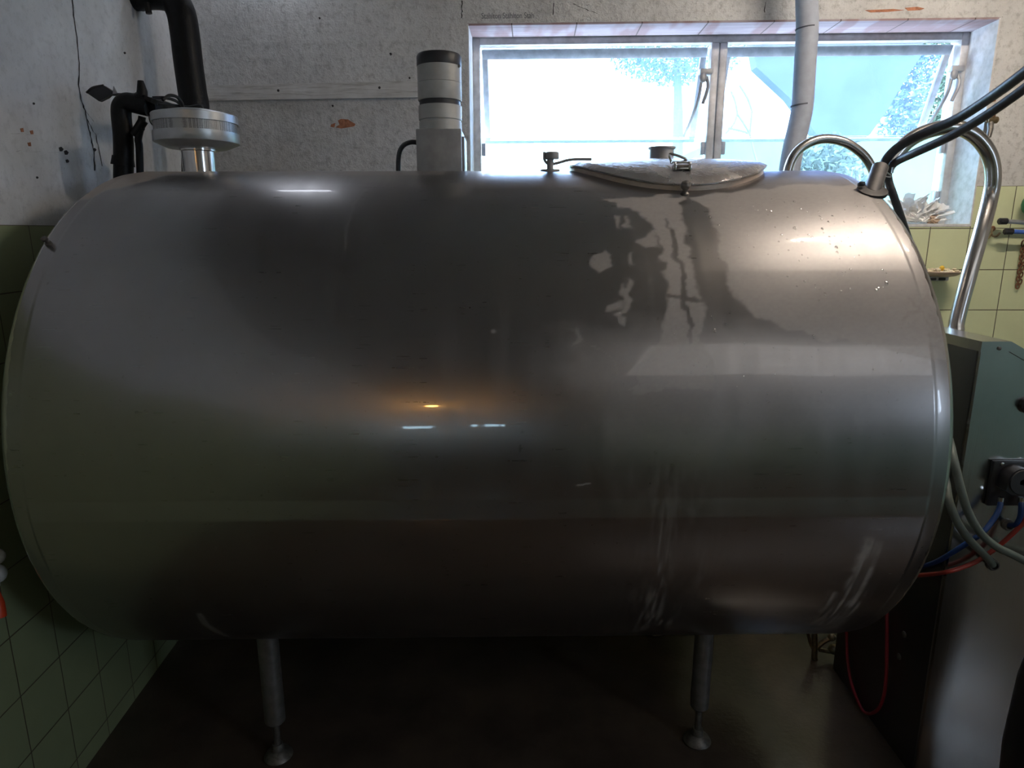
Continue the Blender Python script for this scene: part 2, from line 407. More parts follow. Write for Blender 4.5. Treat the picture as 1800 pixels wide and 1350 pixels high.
# right wall with an unseen side window opening added for light behind the photographer's right
w = MB(); wy0, wy1, wz0, wz1 = -1.45, -.75, 1.5, 2.1
for (y0, y1, z0, z1) in ((-3.7, wy0, 0, CE), (wy1, 2.9, 0, CE), (wy0, wy1, 0, wz0), (wy0, wy1, wz1, CE)):
    w.box((3.1, (y0+y1)/2, (z0+z1)/2), (.2, y1-y0, z1-z0))
tag(w.build('wall_right', 'wall_right', smooth=False), kind='structure')
# rear wall with a wide dark door
w = MB(); dx0, dx1, dz = -1.05, .95, 2.25
for (x0, x1, z0, z1) in ((-1.6, dx0, 0, CE), (dx1, 3.3, 0, CE), (dx0, dx1, dz, CE)):
    w.box(((x0+x1)/2, -3.6, (z0+z1)/2), (x1-x0, .2, z1-z0))
tag(w.build('wall_rear', 'wall_rear', smooth=False), kind='structure')
tag(MB().box((.8, -.4, -.05), (5.2, 7.2, .1)).build('floor', 'floor', smooth=False), kind='structure')
tag(MB().box((.8, -.4, CE+.05), (5.2, 7.2, .1)).build('ceiling', 'ceiling', smooth=False), kind='structure')
# rear door: dark boards with a row of small lights
door = empty('door_1', (-.05, -3.6, 0), None, None, kind='structure')
w = MB(); zs0, zs1 = 1.56, 1.66
wins = [(-1.0, -.93), (-.86, -.60), (-.38, -.33), (-.27, -.12), (-.10, -.05)]
w.box((-.05, -3.6, zs0/2), (2.0, .06, zs0)); w.box((-.05, -3.6, (zs1+dz)/2), (2.0, .06, dz-zs1))
xs = [dx0]+[q for a in wins for q in a]+[dx1]
for a, b in zip(xs[0::2], xs[1::2]): w.box(((a+b)/2, -3.6, (zs0+zs1)/2), (b-a, .06, zs1-zs0))
w.build('door_board', 'door', door, smooth=False)
w = MB()
for a, b in wins: w.box(((a+b)/2, -3.6, (zs0+zs1)/2), (b-a, .006, zs1-zs0))
w.build('door_glass', 'glass', door, smooth=False)
# side window added in the right wall to let light in, unseen
win2 = empty('added_side_window', (3.1, -1.0, 1.76), None, None, kind='structure')
w = MB()
for y in (wy0+.02, (wy0+wy1)/2, wy1-.02): w.box((3.1, y, (wz0+wz1)/2), (.05, .04, wz1-wz0))
for z in (wz0+.02, wz1-.02): w.box((3.1, (wy0+wy1)/2, z), (.048, wy1-wy0-.002, .04))
w.build('window_frame', 'frame', win2, smooth=False)

# ceiling lamp (warm tube above right) and small bulb near the rear door
t = empty('ceiling_lamp', (1.42, 1.58, CE), 'warm white tube lamp on the ceiling above the right end of the tank', 'lamp')
MB().box((1.42, 1.58, CE-.03), (.75, .09, .06), bev=.008).build('lamp_housing', 'lampbody', t)
MB().cyl((1.08, 1.58, CE-.085), (1.76, 1.58, CE-.085), .016).build('lamp_tube', 'tube', t)
t = empty('added_fill_lamp', (-.90, 2.6, CE), 'cool white fill lamp added on the ceiling above the left end of the tank', 'lamp')  # unseen lamp added to brighten the upper walls
MB().box((-.90, 2.6, CE-.02), (.34, .10, .04), bev=.008).build('lamp_housing', 'lampbody', t)
MB().cyl((-1.0, 2.6, CE-.065), (-.78, 2.6, CE-.065), .018).build('lamp_tube', 'tube_cool', t)
t = empty('added_glow_panel', (1.8, -.72, CE), 'large pale glowing panel added on the ceiling behind the photographer', 'lamp')  # unseen glowing panel added to brighten tank, right wall and floor
MB().box((1.8, -.72, CE-.02), (2.16, 1.16, .04), bev=.008).build('lamp_housing', 'lampbody', t)
MB().box((1.8, -.72, CE-.045), (2.1, 1.1, .012)).build('glow_sheet', 'panel', t)
t = empty('wall_lamp', (-.62, -3.5, 2.42), 'small warm bulb above the dark rear door', 'lamp')
MB().box((-.62, -3.49, 2.42), (.10, .03, .10), bev=.005).build('lamp_base', 'lampbody', t)
MB().cyl((-.62, -3.475, 2.42), (-.62, -3.43, 2.42), .02).build('lamp_socket', 'lampbody', t)
MB().sphere((-.62, -3.40, 2.42), .035).build('bulb', 'bulb', t)

# ---------------------------------------------------------------- window_1
win = empty('window_1', BW((oa+ob)/2, .19, oz0), None, None, kind='structure')
def wbuild(w, name, mat, **kw):
    w.v = [Bm @ v for v in w.v]; return w.build(name, mat, win, **kw)
fy = .19
q = PB(1257, 170, fy); mx_ = q.x
w = MB(); fw = .034
w.box((oa+fw/2, fy, (oz0+oz1)/2), (fw, .05, oz1-oz0), bev=.003)
w.box((ob-fw/2, fy, (oz0+oz1)/2), (fw, .05, oz1-oz0), bev=.003)
w.box(((oa+ob)/2, fy, oz1-fw/2), (ob-oa-2*fw, .05, fw), bev=.003)
w.box(((oa+ob)/2, fy, oz0+fw/2), (ob-oa-2*fw, .05, fw), bev=.003)
w.box((mx_-.016, fy, (oz0+oz1)/2), (.030, .05, oz1-oz0-2*fw), bev=.003)
w.box((mx_+.018, fy, (oz0+oz1)/2), (.030, .046, oz1-oz0-2*fw), bev=.003)
wbuild(w, 'window_frame', 'frame')
zl = PB(1300, 240, fy).z
hinge_z = oz1-fw-.004; Ls = hinge_z-zl+.03; phi = math.radians(24)
Rs = Matrix.Rotation(phi, 3, 'X')
for a, b in ((oa+fw+.004, mx_-.035), (mx_+.037, ob-fw-.004)):
    def sh(x, s, d=0):        # point on the sash: s down from the hinge
        return (x, fy+.028+s*math.sin(phi)+d*math.cos(phi), hinge_z-s*math.cos(phi)+d*math.sin(phi))
    Rx = Matrix.Rotation(phi, 3, 'X')
    w = MB(); cx = (a+b)/2
    w.box(sh(cx, .018), (b-a, .022, .036), Rx, .002); w.box(sh(cx, Ls-.006), (b-a, .014, .012), Rx)
    w.box(sh(a+.012, Ls/2), (.024, .021, Ls-.03), Rx, .002); w.box(sh(b-.012, Ls/2), (.024, .021, Ls-.03), Rx, .002)
    sa = wbuild(w, 'window_sash', 'frame_d')
    w = MB().box(sh(cx, Ls/2), (b-a-.046, .004, Ls-.04), Rx); w.v = [Bm @ v for v in w.v]
    w.build('window_pane', 'glass_dusty', sa, smooth=False)
    w = MB().box((cx, fy, (oz0+fw+zl)/2), (b-a+.004, .004, zl-oz0-fw))
    wbuild(w, 'lower_pane', 'glass', smooth=False)
    w = MB()
    for xx in (a+.006, b-.006):
        w.box((xx, fy-.004, oz0+.32), (.016, .02, .05), bev=.002); w.box((xx, fy-.004, oz0+.12), (.016, .02, .05), bev=.002)
    wbuild(w, 'pane_clip', 'frame_d')
# stay arms and latches
for (xx, zz) in ((mx_-.052, PB(1243, 130, fy).z), (ob-fw-.012, PB(1672, 125, fy).z)):
    w = MB()
    w.box((xx, fy-.035, zz), (.05, .03, .022), bev=.004)
    w.sphere((xx-.012, fy-.045, zz-.022), .016, 12, (1, .6, 1.3))
    w.tube([(xx-.016, fy-.04, zz-.02), (xx-.022, fy-.03, zz-.09), (xx-.035, fy+.02, zz-.17), (xx-.05, fy+.07, zz-.23)], .007, 8)
    w.tube([(xx+.004, fy-.04, zz-.02), (xx+.008, fy-.05, zz-.06), (xx-.006, fy-.04, zz-.12)], .007, 8)
    wbuild(w, 'stay_arm', 'alu_grey')
for k_, xx in ((3, oa+.002), (4, ob-.002)):
    w = MB().box((xx, .0825, (oz0+oz1)/2), (.006, .167, oz1-oz0-.004)); tag(local(w.build('trim_%d' % k_, 'sill', smooth=False), FL, WB), kind='structure')
# lintel strip, sill, batten
w = MB().box(((oa+ob)/2, .08, oz1-.003), (ob-oa, .158, .008)); tag(local(w.build('trim_1', 'lintel', smooth=False), FL, WB), kind='structure')
w = MB().box(((oa+ob)/2, .078, oz0+.006), (ob-oa-.002, .16, .012), bev=.003); tag(local(w.build('trim_2', 'sill', smooth=False), FL, WB), kind='structure')
def bwthing(w, name, mat, label, cat, **kw):
    w.v = [Bm @ v for v in w.v]; return tag(w.build(name, mat, None, **kw), label, cat)
p0 = PB(352, 152); p1 = PB(352, 178); p2 = PB(737, 143); p3 = PB(737, 172)
w = MB().prism([(p0.x, -.001, p0.z), (p1.x, -.001, p1.z), (p3.x, -.001, p3.z), (p2.x, -.001, p2.z)], (0, -.012, 0))
bt = bwthing(w, 'wooden_batten', 'batten', 'long white-painted wooden batten across the rough wall left of the window', 'batten', smooth=False)
for px, py in ((489, 159), (667, 154)):
    q = PB(px, py, -.014); MB().sphere(BW(q.x, -.013, q.z), .005, 10, (1, .5, 1)).build('nail_head', 'crack', bt)
# exposed brick chips in the plaster (flat relief on the wall)
def chip(poly, mat, name, off=-.0015, pj=PB, Mw=Bm, par=None, d=None):
    pts = [pj(*p) for p in poly]
    w = MB().prism([Mw @ (Vector((p.x, off, p.z)) if pj is PB else Vector((-off, p.y, p.z))) for p in pts], Mw.to_3x3() @ (Vector((0, .002, 0)) if pj is PB else Vector((-.002, 0, 0))))
    return w.build(name, mat, par, smooth=False)
chip([(594, 212), (600, 209), (612, 210), (618, 214), (625, 218), (623, 222), (612, 224), (600, 226), (590, 224), (597, 219)], 'chip', 'plaster_chip', par=wb_)
chip([(582, 219), (590, 216), (588, 224), (581, 223)], 'chip', 'plaster_chip', par=wb_)
chip([(1590, 14), (1612, 12), (1625, 15), (1618, 18), (1596, 19)], 'chip', 'plaster_chip', par=wb_)
chip([(1520, 18), (1570, 16), (1590, 18), (1560, 21), (1530, 22)], 'chip', 'plaster_chip', par=wb_)
chip([(1745, 165), (1752, 166), (1750, 178), (1744, 180)], 'chip', 'plaster_chip', par=wb_)
chip([(1738, 192), (1750, 193), (1748, 204), (1739, 203)], 'chip', 'plaster_chip', par=wb_)
for (a, b) in ((38, 229), (55, 233), (51, 254)):
    chip([(a-3, b-3), (a+2, b-4), (a+3, b+3), (a-1, b+3)], 'chip', 'plaster_chip', pj=PL, Mw=Lm, par=wl_)
# cracks
def ribbon(pts, wd, pj, Mw, par, off=.0008):
    pts = [pj(*p) for p in pts]; P3 = []
    out = []
    for a, b in zip(pts[:-1], pts[1:]):
        n = 4
        for k in range(n):
            q = a.lerp(b, k/n); out.append(q+Vector([random.uniform(-1, 1)*.0022 for _ in range(3)]))
    out.append(pts[-1]); v = []; f = []
    for i, p in enumerate(out):
        ww = wd*random.uniform(.5, 1.2)
        if pj is PB: v += [Mw @ Vector((p.x-ww, -off, p.z)), Mw @ Vector((p.x+ww, -off, p.z))]
        else: v += [Mw @ Vector((off, p.y-ww, p.z)), Mw @ Vector((off, p.y+ww, p.z))]
    for i in range(len(out)-1): f.append([2*i, 2*i+1, 2*i+3, 2*i+2])
    return mesh_obj('crack', v, f, 'crack', par, smooth=False)
ribbon([(127, 0), (130, 35), (136, 75), (139, 110), (138, 150), (142, 175), (149, 195), (155, 222), (160, 245), (165, 265), (166, 300)], .0035, PL, Lm, wl_)
ribbon([(152, 208), (160, 225), (168, 238), (173, 262), (179, 292)], .0022, PL, Lm, wl_)
ribbon([(150, 197), (158, 205), (164, 214)], .0015, PL, Lm, wl_)
ribbon([(18, 235), (40, 236), (66, 239)], .0012, PL, Lm, wl_)
ribbon([(28, 265), (60, 266), (104, 268)], .0012, PL, Lm, wl_)
ribbon([(812, 2), (812, 20), (811, 32)], .002, PB, Bm, wb_)
ribbon([(1008, 6), (1030, 16), (1050, 24)], .002, PB, Bm, wb_)
ribbon([(1345, 4), (1344, 22)], .0015, PB, Bm, wb_)
ribbon([(974, 5), (972, 26)], .002, PB, Bm, wb_)
# rust/nail holes on the left wall
for (a, b, r) in ((107, 262, 4), (116, 268, 4), (166, 263, 3), (65, 312, 2), (59, 182, 2), (219, 93, 2), (118, 283, 3)):
    chip([(a-r, b-r*.6), (a, b-r), (a+r, b), (a+r*.4, b+r), (a-r*.5, b+r)], 'crack', 'wall_hole', pj=PL, Mw=Lm, par=wl_)
for (a, b, r) in ((687, 95, 2.5), (562, 32, 2), (720, 137, 2), (585, 186, 2)):
    chip([(a-r, b-r*.6), (a, b-r), (a+r, b), (a+r*.4, b+r), (a-r*.5, b+r)], 'crack', 'wall_hole', par=wb_)
# lettering on the lintel
cu = bpy.data.curves.new('lettering', 'FONT'); cu.body = 'Stahlton Stahlton Stah'; cu.size = 1
tmp = bpy.data.objects.new('tmp', cu); C.objects.link(tmp); bpy.context.view_layer.update()
me = bpy.data.meshes.new_from_object(tmp.evaluated_get(bpy.context.evaluated_depsgraph_get())); bpy.data.objects.remove(tmp)
xs_ = [v.co.x for v in me.vertices]; wid = max(xs_)-min(xs_)
a = PB(846, 33); b = PB(938, 32); sc_ = (b.x-a.x)/wid; hz_ = (PB(846, 22).z-a.z)/.75
for v in me.vertices: v.co = BW(a.x+v.co.x*sc_, -.0012, a.z+v.co.y*hz_)
me.materials.append(MAT['letter']); o = bpy.data.objects.new('lintel_lettering', me); link(o, wb_)
note(o, 'faint grey printed lettering repeated along the lintel')

# ================================================================== OUTSIDE
w = MB(); n = 30; hts = {}
for i in range(n+1):
    for j in range(n+1):
        x = -14+i*40/n; y = 4.2+j*26/n
        z = .2+ (y-4.2)*.11 + .15*math.sin(x*.7)+.12*math.sin(y*.9+x*.3); w.v.append(Vector((x, y, z)))
for i in range(n):
    for j in range(n): w.f.append([i*(n+1)+j, (i+1)*(n+1)+j, (i+1)*(n+1)+j+1, i*(n+1)+j+1])
k = w.build('grass_bank', 'grass'); tag(k, kind='structure')
def outpoly(pix, Y, d, mat, name, label, cat, par=None):
    w = MB().prism([P(a, b, Y) for a, b in pix], (0, d, 0)); o = w.build(name, mat, par, smooth=False)
    if par is None: tag(o, label, cat)
    return o
outpoly([(1290, -120), (1660, -120), (1618, 100), (1585, 150), (1562, 190), (1530, 236), (1515, 248), (1440, 244), (1425, 222), (1388, 172), (1330, 118)], 5.2, .12, 'reflection_sheet', 'pane_reflection_sheet', 'blue-grey tarpaulin outside for the dark shape in the right window pane', 'stand_in_sheet')  # added sheet standing in for the dark reflection on the pane
outpoly([(1265, 244), (1700, 240), (1715, 330), (1715, 440), (1265, 440)], 7.5, 2.0, 'pale', 'feed_shed', 'low pale green shed wall outside beyond the right window', 'shed')
def foliage(name, label, cat, c, r, n, leaf, mat, flat=(1, 1, 1)):
    v = []; f = []
    for i in range(n):
        d = Vector((random.gauss(0, 1), random.gauss(0, 1), random.gauss(0, 1))).normalized()*r*random.uniform(.55, 1)
        p = Vector(c)+Vector((d.x*flat[0], d.y*flat[1], d.z*flat[2])); a = Vector([random.uniform(-1, 1) for _ in range(3)]).normalized(); b = a.orthogonal().normalized()
        k = len(v); v += [p-a*leaf, p+b*leaf*.5, p+a*leaf, p-b*leaf*.5]; f.append([k, k+1, k+2, k+3])
    o = mesh_obj(name, v, f, mat, None, smooth=False)
    if cat == 'tree': MB().tube([(c[0], c[1], .6), (c[0]+.1, c[1], c[2]*.6), (c[0], c[1], c[2])], 0, 8, rad=[.14, .1, .05]).build('trunk', 'bark', o)
    return tag(o, label, cat)
c = P(1450, 290, 5.0)-Vector((0, 0, .6))
foliage('hedge_bush', 'dense blue-grey bush seen through the small steel pipe arc', 'bush', c, .42, 6000, .032, 'hedge', (1, .8, 2.0))
c = P(1660, 110, 12)
foliage('leafy_tree', 'pale green tree crown at the right edge of the right pane', 'tree', c, 1.5, 14000, .06, 'leaf', (.7, .8, 1.2))
c = P(1190, 75, 12)
foliage('leafy_tree', 'pale green tree crown in the upper right of the left pane', 'tree', c, 1.1, 4500, .05, 'leaf', (1.1, .8, .6))
w = MB()
def br(a, b, r): w.tube([P(*a, 7.2), P((a[0]+b[0])/2+random.uniform(-6, 6), (a[1]+b[1])/2, 7.2), P(*b, 7.2)], r, 5, sub=3)
for a, b in (((1335, 300), (1318, 235)), ((1318, 235), (1296, 200)), ((1318, 235), (1322, 195)), ((1296, 200), (1285, 160)), ((1322, 195), (1300, 150)), ((1296, 200), (1275, 235)), ((1318, 235), (1280, 225))): br(a, b, .012)
tag(w.build('bare_shrub', 'bark'), 'thin bare shrub branches behind the left of the right pane', 'shrub')

# ================================================================== MILK TANK
tank = empty('milk_tank', TO-Vector((0, 0, TO.z)), 'big horizontal stainless steel milk cooling tank on thin legs below the window', 'tank')
LENG = XR-XL; NU = 520
us = np.linspace(XL, XR, NU)
ths = np.concatenate([np.linspace(-62, 96, 620), np.linspace(96, 298, 70)[1:-1]])
def band(th):
    d = 0.
    if -6.2 < th <= -2.6: d = (-2.6-th)/3.6*.0048
    elif -26 < th <= -6.2: d = .0048*(1-(-6.2-th)/19.8)**2
    if 38.8 < th <= 43.8: d += .0012*(43.8-th)/5
    elif 28 < th <= 38.8: d += .0012*((th-28)/10.8)**2
    return d
prof = np.array([band(t) for t in ths])
edge = np.minimum(us-XL, XR-us)
endm = np.clip((edge-.030)/.002, 0, 1)
rimo = np.where(edge < .030, -.0012-.0035*np.clip((.030-edge)/.03, 0, 1)**1.5, 0)
A = np.radians(ths)
Rr = TR + prof[None, :]*endm[:, None] + rimo[:, None]
# gentle dents
UU, TT = np.meshgrid(us, ths, indexing='ij')
Rr = Rr + .0006*np.sin(UU*9+1)*np.sin(TT*.12) + .0004*np.sin(UU*23+TT*.07)
ax = np.array(AX); nn_ = np.array(NN); to = np.array(TO)
V = to[None, None]+UU[..., None]*ax - (Rr*np.cos(A)[None])[..., None]*nn_ + (Rr*np.sin(A)[None]*TK)[..., None]*np.array([0, 0, 1.])
NT = len(ths); V = V.reshape(-1, 3)
i = np.arange(NU-1)[:, None]; j = np.arange(NT)[None]
F = np.stack([i*NT+j, (i+1)*NT+j, (i+1)*NT+(j+1) % NT, i*NT+(j+1) % NT], -1).reshape(-1, 4)
me = bpy.data.meshes.new('tank_body'); me.vertices.add(len(V)); me.vertices.foreach_set('co', V.astype(np.float32).ravel())
me.loops.add(F.size); me.loops.foreach_set('vertex_index', F.astype(np.int32).ravel())
me.polygons.add(len(F)); me.polygons.foreach_set('loop_start', np.arange(0, F.size, 4, dtype=np.int32))
me.update(calc_edges=True); me.validate()
me.polygons.foreach_set('use_smooth', np.ones(len(F), bool))
# stain masks: shapes of dried milk film, dust, dark grime and a darker underside, in tank coordinates
rng = np.random.RandomState(3)
def vnoise(su, st, seed):
    r = np.random.RandomState(seed); gu, gt = int(LENG*su)+3, int(160*st)+3; g = r.rand(gu, gt)
    x = (UU-XL)*su; y = np.clip((TT+62), 0, 159)*st; x0 = x.astype(int); y0 = y.astype(int); fx = x-x0; fy_ = y-y0
    fx = fx*fx*(3-2*fx); fy_ = fy_*fy_*(3-2*fy_)
    return g[x0, y0]*(1-fx)*(1-fy_)+g[x0+1, y0]*fx*(1-fy_)+g[x0, y0+1]*(1-fx)*fy_+g[x0+1, y0+1]*fx*fy_
wu = (vnoise(40, .5, 1)-.5)*.022+(vnoise(120, 1.5, 2)-.5)*.010; wt = (vnoise(30, .4, 3)-.5)*1.6+(vnoise(110, 1.4, 4)-.5)*.7
def mask(pix, soft=.004, warp=1., fill=None):
    pts = np.array([tank_hit(*p) for p in pix]); x = UU+wu*warp; y = TT+wt*warp; k = 1/math.degrees(1/TR)
    ins = np.zeros(x.shape, bool); dm = np.full(x.shape, 9.)
    n = len(pts)
    for a in range(n):
        (x1, y1), (x2, y2) = pts[a], pts[(a+1) % n]
        c = ((y1 > y) != (y2 > y)) & (x < (x2-x1)*(y-y1)/(y2-y1+1e-12)+x1); ins ^= c
        ex, ey = x2-x1, (y2-y1)*k; t = np.clip(((x-x1)*ex+(y-y1)*k*ey)/(ex*ex+ey*ey+1e-12), 0, 1)
        dm = np.minimum(dm, np.hypot(x-x1-t*ex, (y-y1)*k-t*ey))
    return np.clip(.5+np.where(ins, dm, -dm)/(2*soft), 0, 1)
def stroke(pix, wd, soft=.002, warp=.6):
    pts = np.array([tank_hit(*p) for p in pix]); x = UU+wu*warp; y = TT+wt*warp; k = 1/math.degrees(1/TR); dm = np.full(x.shape, 9.)
    for a in range(len(pts)-1):
        (x1, y1), (x2, y2) = pts[a], pts[a+1]; ex, ey = x2-x1, (y2-y1)*k
        t = np.clip(((x-x1)*ex+(y-y1)*k*ey)/(ex*ex+ey*ey+1e-12), 0, 1); dm = np.minimum(dm, np.hypot(x-x1-t*ex, (y-y1)*k-t*ey))
    return np.clip((wd-dm)/soft+.5, 0, 1)
film = np.zeros(UU.shape); dust = np.zeros(UU.shape); dark = np.zeros(UU.shape)
def lay(a, m, v): return np.maximum(a, m*v)
film = lay(film, mask([(1215, 345), (1250, 372), (1262, 400), (1272, 450), (1280, 490), (1292, 530), (1330, 560), (1420, 590), (1680, 640), (1700, 330), (1400, 325)]), .62)
film = lay(film, mask([(1060, 350), (1200, 340), (1205, 350), (1196, 375), (1206, 420), (1218, 480), (1232, 540), (1240, 600), (1260, 690), (1100, 690), (1170, 585), (1165, 530), (1170, 480), (1160, 440), (1148, 400), (1120, 375)]), .66)
film = lay(film, mask([(1000, 600), (1100, 590), (1250, 585), (1660, 620), (1665, 700), (1200, 790), (1080, 760), (1030, 660)], .05, 2), .36)
for pp in ([(1041, 446), (1058, 440), (1076, 450), (1070, 470), (1050, 478), (1043, 465)], [(1103, 442), (1109, 442), (1108, 460), (1102, 458)],
           [(1098, 490), (1107, 500), (1110, 530), (1100, 570), (1090, 560), (1096, 520)], [(1122, 425), (1150, 400), (1150, 432), (1140, 440)],
           [(1076, 375), (1088, 378), (1092, 405), (1084, 400)], [(1095, 375), (1101, 378), (1103, 400), (1098, 398)],
           [(1018, 575), (1030, 595), (1008, 612), (1012, 590)], [(1070, 538), (1092, 534), (1090, 550), (1074, 552)]): film = lay(film, mask(pp, .003), .6)
film *= 1-.95*stroke([(1180, 405), (1186, 440), (1198, 480), (1204, 530), (1214, 600)], .006)
film *= 1-.9*stroke([(1172, 520), (1210, 528), (1240, 532)], .005)
film *= 1-.8*stroke([(1170, 385), (1182, 415)], .004)
# trickles low on the tank
vn = vnoise(160, .25, 9); vn2 = vnoise(90, .4, 10)
st_ = np.clip((vn-.35)*2.5, 0, 1)
stri = np.clip((vnoise(260, .12, 51)-.3)*2.2, .15, 1)
film = lay(film, mask([(1150, 880), (1175, 880), (1172, 980), (1160, 1050), (1180, 1105), (1110, 1112), (1135, 1040), (1150, 960)], .015, .5)*st_*stri, .7)
film = lay(film, mask([(1205, 930), (1250, 980), (1245, 1060), (1225, 1075), (1215, 1000)], .02, .5)*st_, .14)
film = lay(film, mask([(1520, 945), (1552, 950), (1530, 1010), (1510, 1060), (1470, 1105), (1430, 1108), (1480, 1050), (1500, 1000)], .006, .6)*np.clip((vn2-.15)*2, .35, 1)*stri, .95)
film = lay(film, mask([(1455, 1040), (1475, 1045), (1440, 1100), (1425, 1098)], .006, .5)*st_, .6)
film = lay(film, mask([(1075, 700), (1260, 700), (1240, 1100), (1100, 1100)], .08, .5)*np.clip((vn-.45)*2.5, 0, 1), .12)
film = lay(film, stroke([(352, 1080), (360, 1095), (378, 1108), (400, 1118)], .008, .003, .1), .30)
film = lay(film, stroke([(642, 332), (622, 360), (612, 395), (608, 440)], .0025, .004, .3), .18)
film = lay(film, stroke([(866, 582), (868, 583)], .004, .002, 0), .6)
film = lay(film, stroke([(1012, 852), (1026, 851), (1038, 849)], .0016, .001, .3), .8)
film = lay(film, stroke([(1040, 606), (1062, 612), (1078, 640), (1084, 670)], .0015, .001, .6), .45)
# random fine scratches and spots
for _ in range(30):
    a = (rng.uniform(250, 1600), rng.uniform(340, 1080)); L_ = rng.uniform(3, 12); an = rng.choice([rng.uniform(-.25, .25), rng.uniform(1.2, 1.9)], p=[.7, .3])
    film = lay(film, stroke([a, (a[0]+L_*math.cos(an), a[1]+L_*math.sin(an))], .0008, .001, .1), rng.uniform(.1, .3))
for _ in range(45):
    a = (rng.uniform(80, 1620), rng.uniform(340, 1090)); dark = lay(dark, stroke([a, (a[0]+rng.uniform(1, 4), a[1]+rng.uniform(1, 4))], .0012, .001, .1), rng.uniform(.4, .9))
dark = lay(dark, stroke([(913, 778), (916, 785), (912, 796)], .0012, .001, .2), 1)
dark = lay(dark, stroke([(908, 786), (919, 787)], .0008, .001, .2), 1)
dark = lay(dark, mask([(1040, 815), (1072, 858), (1088, 915), (1060, 918)], .008, .3), .35)
dark = lay(dark, mask([(1635, 500), (1655, 560), (1662, 640), (1620, 630), (1600, 570)], .02, 2)*np.clip((vnoise(70, 1., 22)-.4)*3, 0, 1), .55)
for pp in ([(1622, 478), (1630, 520), (1645, 545), (1652, 590)], [(1640, 510), (1652, 560)], [(1632, 530), (1650, 530)], [(1636, 552), (1654, 572)], [(1600, 520), (1625, 560), (1650, 590)], [(1585, 560), (1610, 545), (1628, 520)]):
    dark = lay(dark, stroke(pp, .0035, .003, .8), .6)
dark = lay(dark, np.clip((-TT-18)/30, 0, 1)*np.clip((vnoise(14, .12, 31)-.3)*1.8, 0, 1), .55)  # blotchy darkening, stronger towards the tank's underside
dust = lay(dust, mask([(200, 288), (130, 345), (150, 350), (200, 332), (260, 318), (300, 306), (345, 297), (420, 293), (420, 280), (200, 280)], .006, .6), .9)
dust = np.where((TT > 78) & (UU < tank_hit(390, 297)[0]), np.maximum(dust, .8), dust)
dust = np.where((TT > 75) & (UU < -.15), np.maximum(dust, .3), dust)
pix_ = vnoise(200, 3, 40)
film = np.clip(film*(.85+.3*pix_), 0, 1)
col = np.stack([film, dust, dark, np.ones_like(film)], -1).reshape(-1, 4).astype(np.float32)
ca = me.color_attributes.new('stain', 'FLOAT_COLOR', 'POINT'); ca.data.foreach_set('color', col.ravel())
me.materials.append(MAT['tank'])
body = link(bpy.data.objects.new('tank_body', me), tank)
# dished ends
for sgn, x0, dp in ((-1, XL, .075), (1, XR, .085)):
    w = MB(); r0 = TR-.0045; pr = [(r0, -.02), (r0, -.001), (r0-.006, .010), (r0-.022, .022), (r0-.06, .034)]
    for k in range(1, 9): q = k/8; pr.append(((r0-.06)*(1-q), .034+(dp-.034)*(1-(1-q)**2)))
    v = []; f = []; n = 96
    for r, h in pr:
        for k in range(n): v.append(T(x0+sgn*h, 360*k/n, max(r, .0005)))
    for a in range(len(pr)-1):
        for k in range(n): f.append([a*n+k, a*n+(k+1) % n, (a+1)*n+(k+1) % n, (a+1)*n+k])
    mesh_obj('end_cap', v, f, 'steel', tank)
# legs (four), each with a threaded foot
def leg(x, y, r):
    v = (y-TD-x*math.sin(TY))/TR
    zt = TO.z-TK*TR*math.sqrt(1-v*v)+.02
    lg = MB().lathe((x, y, .115), [(r*.8, 0), (r, .006), (r, zt-.115)], n=24).build('leg', 'steel_dusty', tank)
    ft = MB().cyl((x, y, .03), (x, y, .13), .0095, 12).lathe((x, y, 0), [(.036, 0), (.04, .006), (.034, .016), (.018, .026), (.014, .045)], n=24).build('foot', 'tarnish', lg)
q = PZ(1225, 1303, 0); leg(q.x, q.y, .026)
q = PZ(490, 1330, 0); leg(q.x, q.y, .028)
leg(.53, 2.22, .026); leg(-.66, 2.22, .026)
# thermometer knob on the front left
u, th = tank_hit(85, 428); p = T(u, th); nrm = (T(u, th, TR+.1)-p).normalized()
MB().lathe(p, [(.007, -.002), (.007, .003), (.0035, .004), (.0035, .009), (.0065, .011), (.0065, .016), (.004, .018)], nrm, 16).build('knob', 'tarnish', tank)

# ventilation cap
cx, cy = P(345, 230, 1.94).x, 1.94
zb, zt = P(345, 258, 1.94).z, P(345, 203, 1.94).z; RV = .5*(P(415, 240, 1.94).x-P(275, 240, 1.94).x)
hb = zt-zb; z0 = top_z(cy, cx)
vent = MB().lathe((cx, cy, zb-.006), [(.05, 0), (RV*.72, .001), (RV-.006, .012), (RV-.001, .014), (RV, .016), (RV, .018+hb*.28)], n=64).lathe((cx, cy, zt-hb*.27), [(RV, 0), (RV, hb*.27-.002), (RV-.002, hb*.27), (RV*.5, hb*.27+.012), (.01, hb*.27+.018)], n=64).build('vent_cap', 'vent_steel', tank)
MB().lathe((cx, cy, zb+.01), [(RV-.004, 0), (RV-.004, hb*.78)], n=64).build('vent_mesh', 'perf', vent)
nw = .5*(P(378, 280, 1.94).x-P(322, 280, 1.94).x)
MB().lathe((cx, cy, z0-.02), [(nw, 0), (nw, zb-z0-.014+.02), (nw+.004, zb-z0-.012+.02), (nw+.004, zb-z0+.014)], n=40).build('vent_neck', 'chrome', vent)
